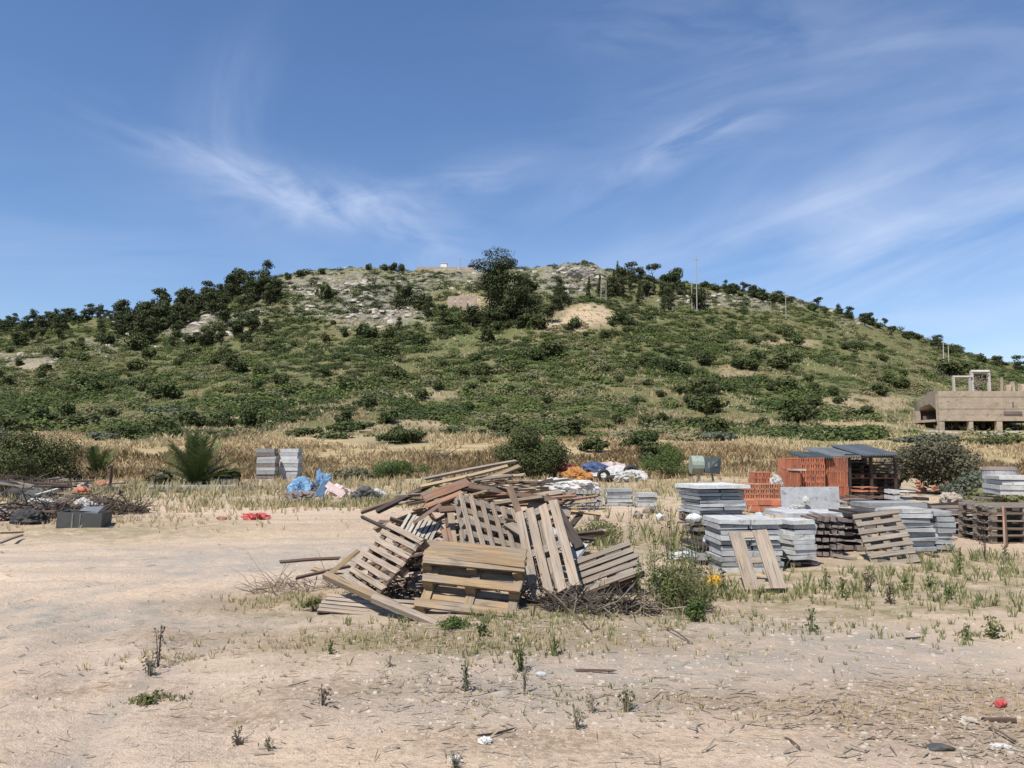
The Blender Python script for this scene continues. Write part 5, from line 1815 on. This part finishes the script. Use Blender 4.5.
def palm(px, py, wpx, hpx, label, nf=34, fan=False):
    g = G(px, py); k = g.y / FPX
    root = thing('palm', label, 'palm', g)
    Wd, H = wpx * k, hpx * k
    for i in range(nf):
        a = i * 2.399 + random.uniform(-.3, .3)
        st = random.random() ** .7
        el = R(88 - 75 * st)
        L = H * 1.12 if el > R(55) else max(Wd * .66, H * .6)
        V = []; F = []; T = []
        pts = []
        for s in range(9):
            t = s / 8
            rr = L * t * math.cos(el) * (1 + .1 * t)
            zz = L * (t * math.sin(el) - .42 * t * t * (1 - .55 * math.sin(el)))
            pts.append(Vector((math.cos(a) * rr, math.sin(a) * rr, max(zz, .02))))
        m = MB(); m.tube(pts, [.035 * (1.1 - s / 8) for s in range(9)], 4, cap=False)
        V = list(m.v); F = list(m.f)
        for s in range(1, 9):
            for q in range(5):
                t = (s - 1 + q / 5) / 8
                b = pts[s - 1].lerp(pts[s], q / 5)
                d = (pts[s] - pts[s - 1]).normalized()
                side = d.cross(Vector((0, 0, 1)))
                side = side.normalized() if side.length > .05 else Vector((math.sin(a), -math.cos(a), 0))
                ll = L * .19 * (math.sin(math.pi * min(1, t * .85 + .15)) + .15)
                for sg in (-1, 1):
                    e = b + side * sg * ll * .75 + d * ll * .6 + Vector((0, 0, random.uniform(-.05, .12) * ll * 2))
                    wv = d * .028
                    n0 = len(V)
                    V += [tuple(b - wv), tuple(b + wv), tuple(e + wv * .3), tuple(e - wv * .3)]
                    F.append((n0, n0 + 1, n0 + 2, n0 + 3))
        np_mesh('frond', V, [tuple(f) for f in F], M_['palm'], root, attrs=dict(tint=np.clip(rng.normal(.5, .3) + np.zeros(len(V)), 0, 1)))
    m = MB(); m.tube([(0, 0, -.1), (0, 0, H * .12)], [.25, .2], 8); m.build('trunk', M_['bark'], root)
    return root


palm(196, 485, 84, 58, 'larger date palm with arching fronds left of the paver stacks', 34)
palm(98, 478, 36, 36, 'small palm in the dry grass between the large left bush and the date palm', 18)
near_bush(160, 486, 24, 14, 'dull olive bush under the left fronds of the date palm', 'olive', 2500, .14)
near_bush(226, 484, 22, 12, 'dark green bush under the right fronds of the date palm', 'bush', 2500, .14)


# ------------------------------------------------------------------ ground scatter
def scatter_pebbles():
    n = 6500
    py = 488 + 285 * rng.random(n) ** .8
    px = rng.uniform(-40, 1064, n)
    d = 1.6 / np.maximum((py - 450) / FPX, .02)
    y = d; x = (px - 512) / FPX * d
    gm = blob2(x, y, [(620, 660, 1.5, 1.0), (690, 640, 1.6, .9), (540, 660, 1.0, .7), (1000, 745, .9, .9), (560, 690, 1.2, .6), (470, 700, 1.2, .6), (560, 545, 2, 2), (690, 520, 3, 3), (880, 620, 2.2, 1)])
    k = rng.random(n) < (.13 + .6 * gm)
    x, y = x[k], y[k]
    m = len(x)
    s = .0035 + .018 * rng.random(m) ** 6 + .0009 * y
    z = hz(x, y)
    ph = [(math.cos(a), math.sin(a)) for a in np.linspace(0, 2 * math.pi, 6, endpoint=False)]
    base = np.array([(c, d_, -.3) for c, d_ in ph] + [(c * .65, d_ * .65, .45) for c, d_ in ph])
    V = base[None] * (1 + .2 * rng.normal(size=(m, 12, 1))) * s[:, None, None] * np.stack([rng.uniform(.7, 1.5, m), rng.uniform(.7, 1.2, m), rng.uniform(.5, 1.0, m)], 1)[:, None, :]
    V = V + np.stack([x, y, z + .003], 1)[:, None, :]
    f4 = [(i, (i + 1) % 6, 6 + (i + 1) % 6, 6 + i) for i in range(6)] + [(6, 7, 8, 9), (6, 9, 10, 11)]
    F = (np.array(f4)[None] + 12 * np.arange(m)[:, None, None]).reshape(-1, 4)
    o = np_mesh('gravel', V.reshape(-1, 3), F, M_['pebble'])
    tag(o, 'loose pebbles and grit scattered over the sandy yard', 'gravel', kind='stuff')


def twig_litter():
    """straw, bark and twig bits lying on the sand"""
    n = 9000
    py = 500 + 270 * rng.random(n) ** .8
    px = rng.uniform(-40, 1064, n)
    y = 1.6 / ((py - 450) / FPX); x = (px - 512) / FPX * y
    gm = blob2(x, y, [(1010, 740, .8, .8), (860, 720, .8, .35), (270, 600, 1.3, .8), (560, 615, 2, .6), (430, 640, 1.4, .5), (500, 690, 1.3, .5), (60, 520, 4, 3), (960, 690, 1, .3), (200, 640, 1.0, .5), (140, 660, .5, .3), (690, 600, 1, 1)])
    k = rng.random(n) < .08 + .6 * gm
    x, y = x[k], y[k]; m = len(x)
    z = hz(x, y) + .006
    a = rng.normal(0, .7, m); L = rng.uniform(.015, .10, m) * (1 + y / 20); w = rng.uniform(.001, .0035, m) * (1 + y / 12)
    dx, dy = np.cos(a) * L / 2, np.sin(a) * L / 2; wx, wy = -np.sin(a) * w, np.cos(a) * w
    zt = rng.uniform(0, .03, m)
    V = np.stack([np.stack([x - dx - wx, y - dy - wy, z], 1), np.stack([x + dx - wx, y + dy - wy, z + zt], 1), np.stack([x + dx + wx, y + dy + wy, z + zt + w], 1), np.stack([x - dx + wx, y - dy + wy, z + w], 1)], 1).reshape(-1, 3)
    o = np_mesh('dead_litter', V, np.arange(len(V)).reshape(-1, 4), M_['twig'])
    tag(o, 'straw and twig bits littering the sand', 'litter', kind='stuff')


def yard_grass():
    # (centre px, py, radius x m, radius y m, tufts, height, tint, blades)
    zones = [(800, 592, 1.5, .5, 260, .11, .97), (930, 575, 1.7, .6, 240, .12, .97), (990, 560, 1.6, .7, 160, .14, .97), (880, 600, 1.8, .6, 150, .09, .99),
             (700, 600, .6, .5, 160, .16, .93), (560, 612, 1.1, .25, 160, .10, .95), (460, 620, .7, .25, 160, .07, .97), (420, 640, 1.3, .45, 260, .06, .8),
             (280, 600, .7, .5, 220, .07, .75), (240, 508, 4.5, 1.8, 600, .22, .7), (120, 520, 4, 2, 300, .12, .65), (330, 506, 3.2, 1.2, 500, .20, .95), (390, 500, 2.5, 2, 260, .2, .85),
             (200, 495, 9, 2.5, 700, .3, .8), (330, 487, 8, 2.5, 700, .35, .75), (560, 497, 6, 2, 400, .3, .85), (700, 487, 6, 2, 500, .3, .7), (60, 500, 5, 2, 300, .25, .85), (560, 540, .9, 1.2, 260, .2, .9), (650, 515, 2.5, 2.2, 160, .2, .9), (690, 545, 1.2, 1.8, 140, .22, .97),
             (480, 640, 1.6, .5, 420, .045, .75), (420, 690, 1.6, .6, 160, .035, .8), (640, 625, 1.4, .3, 200, .06, .85), (1010, 700, .8, .5, 160, .04, .6), (860, 715, .8, .25, 120, .04, .55), (165, 660, .35, .2, 60, .06, .7), (150, 697, .22, .06, 90, .03, 1.0), (520, 650, .5, .4, 60, .07, .95), (650, 640, 2, .8, 140, .05, .9), (600, 700, .8, .4, 60, .05, .85),
             (860, 630, 2, .6, 110, .07, .97), (1000, 600, 1, .8, 110, .12, .95), (450, 480, 14, 4, 900, .35, .45), (820, 478, 12, 4, 600, .3, .5), (60, 485, 6, 4, 300, .3, .5), (1000, 640, .8, .3, 60, .06, .95)]
    X, Y, H, T, Wd = [], [], [], [], []
    for (px, py, rx, ry, n, h, t) in zones:
        c = G(px, py)
        xx = c.x + rng.normal(size=n) * rx * .6; yy = c.y + rng.normal(size=n) * ry * .6
        cl = fbm(xx * 1.7, yy * 1.7, 2, 5)
        k = (cl > .38) & (yy > 4)
        if c.y < 12:
            k &= ~((np.abs(xx - .0) < 1.5) & (yy > 7.5) & (yy < 9.5))
        xx, yy = xx[k], yy[k]
        X.append(xx); Y.append(yy); H.append(h * rng.uniform(.5, 1.3, len(xx))); T.append(np.clip(t + rng.normal(size=len(xx)) * .09, 0, 1)); Wd.append(np.full(len(xx), .003 * (1 + c.y / 6)))
    blades('weeds', np.concatenate(X), np.concatenate(Y), np.concatenate(H), np.concatenate(Wd), np.concatenate(T), 8, M_['straw'],
           'thin weeds and grass tufts growing in the sand of the yard', 'weeds', .45, -.005)


scatter_pebbles()
twig_litter()
yard_grass()


def weed_plant(px, py, hpx, wpx, label, mat='weed', n=60, ls=.03, spike=True, stems=5, name='weed_plant'):
    g = G(px, py); k = g.y / FPX
    H, Wd = hpx * k, wpx * k
    root = thing(name, label, 'weed', g)
    m = MB(); C = []; T = []
    for i in range(stems):
        a = random.uniform(0, 6.28); q = random.uniform(.1, 1) * Wd * .5
        hh = H * random.uniform(.55, 1)
        if i == 0: hh = H; q = 0.02
        top = Vector((math.cos(a) * q, math.sin(a) * q, hh))
        pts = [Vector((top.x * .15, top.y * .15, -.01)), Vector((top.x * .4, top.y * .4, hh * .5)), top]
        m.tube(pts, [.005, .004, .002], 3, cap=False)
        for j in range(n // stems):
            t = random.random()
            p = (pts[0].lerp(pts[1], t * 2) if t < .5 else pts[1].lerp(pts[2], t * 2 - 1))
            C.append(p + Vector((random.gauss(0, 1), random.gauss(0, 1), random.gauss(0, .5))) * ls * (1.3 - t * .7)); T.append(random.random())
    m.build('stem', M_['bush_lime'] if mat == 'weed' else M_[mat] if mat == 'twig_dark' else M_['twig'], root)
    V, F = leaf_quads(np.array([tuple(c) for c in C]), ls * 1.3, .3, .5)
    np_mesh('leaves', V, F, M_[mat], root, attrs=dict(tint=np.repeat(T, 4)))
    return root


weed_plant(466, 693, 32, 12, 'upright grey green weed spike in the sand just below the heap', 'bush_grey', 90, .02)
weed_plant(521, 672, 34, 24, 'airy weed with yellow green stems in front of the heap', 'weed', 90, .025, stems=8)
weed_plant(524, 694, 26, 12, 'thin weed standing below the airy one', 'bush_grey', 40, .015)
weed_plant(628, 712, 26, 26, 'spiky green weed in the grey gravel at the lower middle right', 'bush', 80, .018, stems=8)
weed_plant(592, 714, 20, 10, 'small upright weed left of the spiky gravel weed', 'bush_grey', 40, .016)
weed_plant(577, 730, 26, 18, 'small grey weed lowest of the group at the lower middle', 'bush_grey', 50, .016)
weed_plant(158, 668, 40, 10, 'tall dry brown weed stalk in the sand on the left', 'twig_dark', 50, .02, stems=3)
weed_plant(150, 676, 20, 24, 'small bushy weed at the foot of the tall dry stalk', 'bush_grey', 80, .022, stems=8)
weed_plant(149, 704, 7, 44, 'flat green creeping weed on the sand below the tall dry stalk', 'weed', 200, .022, stems=12)
weed_plant(322, 706, 18, 14, 'little blackish weed alone on the sand at the lower left', 'twig_dark', 40, .02, stems=5)
weed_plant(992, 638, 20, 26, 'leafy green weed on the sand at the right', 'weed', 160, .03, stems=8)
weed_plant(966, 640, 16, 14, 'smaller leafy weed left of the one at the right', 'weed', 60, .025, stems=5)
weed_plant(812, 632, 26, 20, 'taller green weed below the leaning grey pallet', 'bush_lime', 90, .025, stems=7)
weed_plant(238, 745, 16, 30, 'small greyish weed near the bottom edge on the left', 'bush_grey', 70, .014, stems=8)
weed_plant(268, 752, 12, 20, 'tiny grey weed right of the one near the bottom edge', 'bush_grey', 40, .012, stems=6)
weed_plant(455, 768, 14, 30, 'small weed at the bottom edge near the white scrap', 'bush_grey', 60, .013, stems=8)
weed_plant(330, 655, 14, 12, 'tiny weed left below the heap', 'weed', 40, .02, stems=5)
weed_plant(390, 668, 12, 12, 'tiny upright weed below the long pale beam', 'bush_grey', 40, .015, stems=4)
weed_plant(555, 655, 22, 14, 'yellow flowering weed at the foot of the heap', 'weed', 80, .02, stems=6)
for i, (px, py, h_) in enumerate([(655, 585, 62), (664, 592, 50), (673, 588, 70), (684, 596, 66), (692, 590, 80), (703, 592, 70), (712, 600, 45), (668, 560, 55), (640, 600, 45), (722, 596, 30), (826, 590, 24), (868, 592, 22), (960, 575, 26), (1005, 570, 30), (905, 590, 20), (985, 560, 34), (630, 545, 40), (480, 637, 14), (842, 598, 20), (890, 604, 20), (930, 590, 22), (950, 600, 16)]):
    weed_plant(px, py, h_, max(8, h_ * .35), 'tall thin weed stalk in the sand', ['weed', 'bush_lime', 'weed', 'twig_dark'][i % 4], 70, .03, stems=5, name='tall_weed')
# tall weed shrub at the right end of the heap
near_bush(682, 612, 66, 62, 'tall leafy weed clump between the heap and the yellow container', 'weed', 3000, .032, aspect=.35)
near_bush(668, 606, 46, 40, 'darker green weed clump at the right end of the heap', 'bush_lime', 2600, .03, aspect=.4)
near_bush(697, 622, 22, 24, 'small yellow green weed clump in front of the tall weed clump', 'bush_lime', 1200, .028, aspect=.5)
near_bush(600, 545, 44, 26, 'sparse weeds behind the low right pallet', 'weed', 1500, .05, aspect=.4)
near_bush(452, 628, 40, 10, 'low green weed under the front pallet', 'bush_lime', 900, .025, aspect=.5)
near_bush(312, 612, 24, 14, 'low green weed at the left foot of the heap', 'weed', 700, .025, aspect=.5)

# foreground bits
rock_mesh('dark_stone', G(940, 750) + Vector((0, 0, .01)), (.17, .10, .055), M_['tub'], 'flat dark slate stone near the bottom right corner', 'stone', seed=5)
rock_mesh('pale_stone', G(502, 697) + Vector((0, 0, .01)), (.17, .10, .05), M_['pebble'], 'flat pale stone in the sand below the heap', 'stone', seed=6)
rock_mesh('pale_stone', G(540, 677) + Vector((0, 0, .01)), (.09, .07, .05), M_['concrete_light'], 'small pale stone right above the flat pale stone', 'stone', seed=7)
lump('paper_scrap', G(486, 745), (.07, .05, .03), M_['plastic_white'], 'white crumpled scrap in the sand at the bottom', 'scrap', seed=8, wr=.4)
lump('paper_scrap', G(456, 764), (.06, .04, .03), M_['plastic_white'], 'white scrap at the very bottom edge', 'scrap', seed=9, wr=.4)
lump('plastic_scrap', G(1004, 750), (.13, .07, .02), M_['plastic_white'], 'flat white plastic scrap in the bottom right corner', 'scrap', seed=10, wr=.4)
lump('plastic_scrap', G(968, 724), (.09, .07, .03), M_['pebble'], 'pale dry tuft near the dark slate stone', 'tuft', seed=13, wr=.5)
g = G(1001, 708)
root = thing('drink_can', 'small red can lying at the right edge of the foreground', 'can', g + Vector((0, 0, .025)), .5)
MB().tube([(-.036, 0, 0), (-.033, 0, 0), (.033, 0, 0), (.036, 0, 0)], [.018, .024, .024, .018], 14).build('can_body', M_['redplastic'], root)
MB().tube([(.0363, 0, 0), (.038, 0, 0)], [.017, .016], 14).build('can_end', M_['metal'], root)
sticks = [((480, 738), (515, 733), .010, 'dark', 'thin dark stick in front of the white crumpled scrap'), ((578, 618), (592, 634), .012, 'brown', 'short brown stick below the right of the heap'),
          ((785, 740), (800, 752), .008, 'brown', 'thin brown twig at the lower middle right'), ((575, 672), (615, 675), .018, 'brown', 'dark flat stick in the gravel below the heap'),
          ((640, 612), (700, 622), .012, 'twig', 'pale stick below the tall weed clump'), ((990, 730), (1015, 745), .015, 'tan', 'tan splinter near the bottom right corner'), ((985, 722), (1018, 724), .022, 'brown', 'brown bark piece above the tan splinter'),
          ((905, 560 + 80), (925, 640), .014, 'dark', 'dark stick on the sand left of the leafy weeds'), ((833, 705), (845, 722), .008, 'brown', 'bent twig on the brown patch'), ((865, 680), (905, 690), .007, 'grey', 'long thin grey twig on the sand'),
          ((290, 688), (310, 684), .006, 'brown', 'thin brown twig left of the blackish weed'), ((660, 628), (690, 645), .010, 'brown', 'brown stick on sand before the weed clump')]
for (a, b, w_, mt, lab) in sticks:
    A, B = G(*a), G(*b)
    plank(A + Vector((0, 0, .01)), B + Vector((0, 0, .02)), w_, w_ * .8, M_['twig'] if mt == 'twig' else mt, lab, cat='stick', name='stick', bend=.03)
for i in range(40):
    px = random.uniform(20, 1010); py = random.uniform(540, 765)
    if 300 < px < 700 and py < 640: py = random.uniform(650, 765)
    rock_mesh('loose_stone', G(px, py), (random.uniform(.02, .06), random.uniform(.02, .05), random.uniform(.015, .035)), M_['pebble'], 'loose stone on the sandy ground of the yard', 'stone', 'loose stones on the sand', seed=i + 400, sub=1)

# prototypes that were never placed are dropped
for key, (root, used) in PROTO.items():
    if not used:
        for ch in list(root.children):
            bpy.data.objects.remove(ch)
        bpy.data.objects.remove(root)
cleanup_h()


# ------------------------------------------------------------------ say which one: look-alikes are told apart by what they stand beside
LMS = [(120, 305, 'far left ridge'), (200, 290, 'left grove'), (190, 325, 'left rocks'), (35, 362, 'far left rocks'), (325, 292, 'lone rock slope tree'), (385, 300, 'pale rock slope'),
       (463, 300, 'pink ruin'), (444, 262, 'white hut'), (498, 290, 'tallest tree'), (578, 270, 'summit bluff'), (592, 322, 'bare scarp'), (653, 270, 'umbrella pine'),
       (697, 290, 'tallest mast'), (786, 305, 'single right pole'), (860, 322, 'right ridge rocks'), (946, 355, 'paired poles'), (970, 400, 'concrete building'),
       (250, 418, 'dark meadow bush'), (66, 410, 'lower left bush'), (553, 348, 'widest slope bush'), (697, 388, 'right round bush'), (790, 385, 'spreading bush'), (880, 390, 'bright green bush'),
       (196, 460, 'date palm'), (98, 465, 'small palm'), (276, 465, 'paver stacks'), (524, 450, 'big dark bush'), (700, 465, 'green tank'), (25, 455, 'left edge bush'),
       (84, 518, 'dark tub'), (320, 490, 'blue heap'), (256, 517, 'red sack'), (495, 525, 'upright pallet'), (550, 555, 'wide board pallet'), (465, 580, 'heavy front pallet'), (380, 560, 'left leaning pallet'),
       (610, 565, 'low right pallet'), (470, 475, 'heap top'), (682, 590, 'tall weed clump'), (590, 497, 'ribbed block stack'), (758, 560, 'two board pallet'), (718, 500, 'lidded slab stack'),
       (825, 475, 'tallest bricks'), (872, 475, 'dark shelter'), (935, 465, 'olive bush'), (885, 540, 'grey leaning pallet'), (925, 535, 'pair of slab stacks'), (990, 525, 'right edge pallets'),
       (158, 650, 'dry stalk'), (466, 680, 'weed spike'), (628, 705, 'gravel weed'), (322, 700, 'blackish weed'), (992, 630, 'right leafy weed'), (940, 745, 'slate stone'), (1001, 708, 'red can'), (238, 740, 'bottom left weed')]
SHORT = {'pine_tree': ['small', 'mid sized', 'large'], 'slope_bush': ['small', 'mid sized', 'large'], 'leafy_bush': ['small', 'mid sized', 'large']}
ORD = ['leftmost', 'second from left', 'third from left', 'fourth from left', 'fifth from left', 'sixth from left', 'seventh from left', 'eighth from left', 'ninth from left', 'tenth from left',
       'eleventh from left', 'twelfth from left', 'thirteenth from left', 'fourteenth from left', 'fifteenth from left', 'sixteenth from left']
BASE = {'pine_tree': 'dark green pine', 'slope_bush': 'rounded green bush', 'evergreen_bush': 'dark ridge bush', 'leafy_bush': 'low green bush', 'broken_board': 'broken board', 'broken_lath': 'thin lath', 'tall_weed': 'tall thin weed', 'wooden_pallet': 'stored pallet', 'loose_stone': 'small loose stone',
        'loose_block': 'broken concrete lump', 'broken_tile': 'broken red tile', 'rubbish_clod': 'dark refuse clod', 'earth_mound': 'pale earth mound', 'shrub_mound': 'pale earth mound'}


def tell_apart():
    bpy.context.view_layer.update()
    by = {}
    for o in COL.objects:
        if o.parent is None and 'label' in o and 'kind' not in o:
            by.setdefault(o['label'], []).append(o)
    new = {}
    for lab, os_ in by.items():
        if len(os_) < 2:
            continue
        for o in os_:
            p = o.matrix_world.translation
            px, py = pxpy(np.array([p.x]), np.array([p.y]), np.array([p.z]))
            px, py = float(px[0]), float(py[0])
            kindn = o.name.split('.')[0]
            q = min(LMS, key=lambda l: (l[0] - px) ** 2 + ((l[1] - py) * 1.4) ** 2)
            dx, dy = px - q[0], py - q[1]
            if abs(dx) > abs(dy) * 1.3:
                w = 'right of' if dx > 0 else 'left of'
            else:
                w = 'just below' if dy > 0 else 'just above'
            size = ''
            if kindn in SHORT:
                hh = o.scale[2] * (6 if kindn == 'pine_tree' else 2.2)
                size = SHORT[kindn][0 if hh < (4 if kindn == 'pine_tree' else 1.7) else (1 if hh < (6.5 if kindn == 'pine_tree' else 2.4) else 2)] + ' '
            if kindn in ('broken_board', 'broken_lath'):
                mn = o.data.materials[0].name.replace('wood_', '').replace('pallet_', '')
                size = {'brown': 'brown', 'dark': 'dark', 'tan': 'tan', 'grey': 'grey', 'reddish': 'reddish', 'pale': 'pale', 'new_pine': 'yellow'}.get(mn, '') + ' '
            base = '%s%s %s the %s' % (size, BASE.get(kindn, kindn.replace('_', ' ')), w, q[2])
            new.setdefault(base, []).append((px, o))
    for base, l in new.items():
        l.sort(key=lambda t: t[0])
        for i, (px, o) in enumerate(l):
            if len(l) == 1:
                o['label'] = base
            elif i == len(l) - 1:
                o['label'] = base + ', rightmost of %d' % len(l)
            else:
                o['label'] = base + ', ' + (ORD[i] if i < len(ORD) else '%dth from left' % (i + 1))


tell_apart()
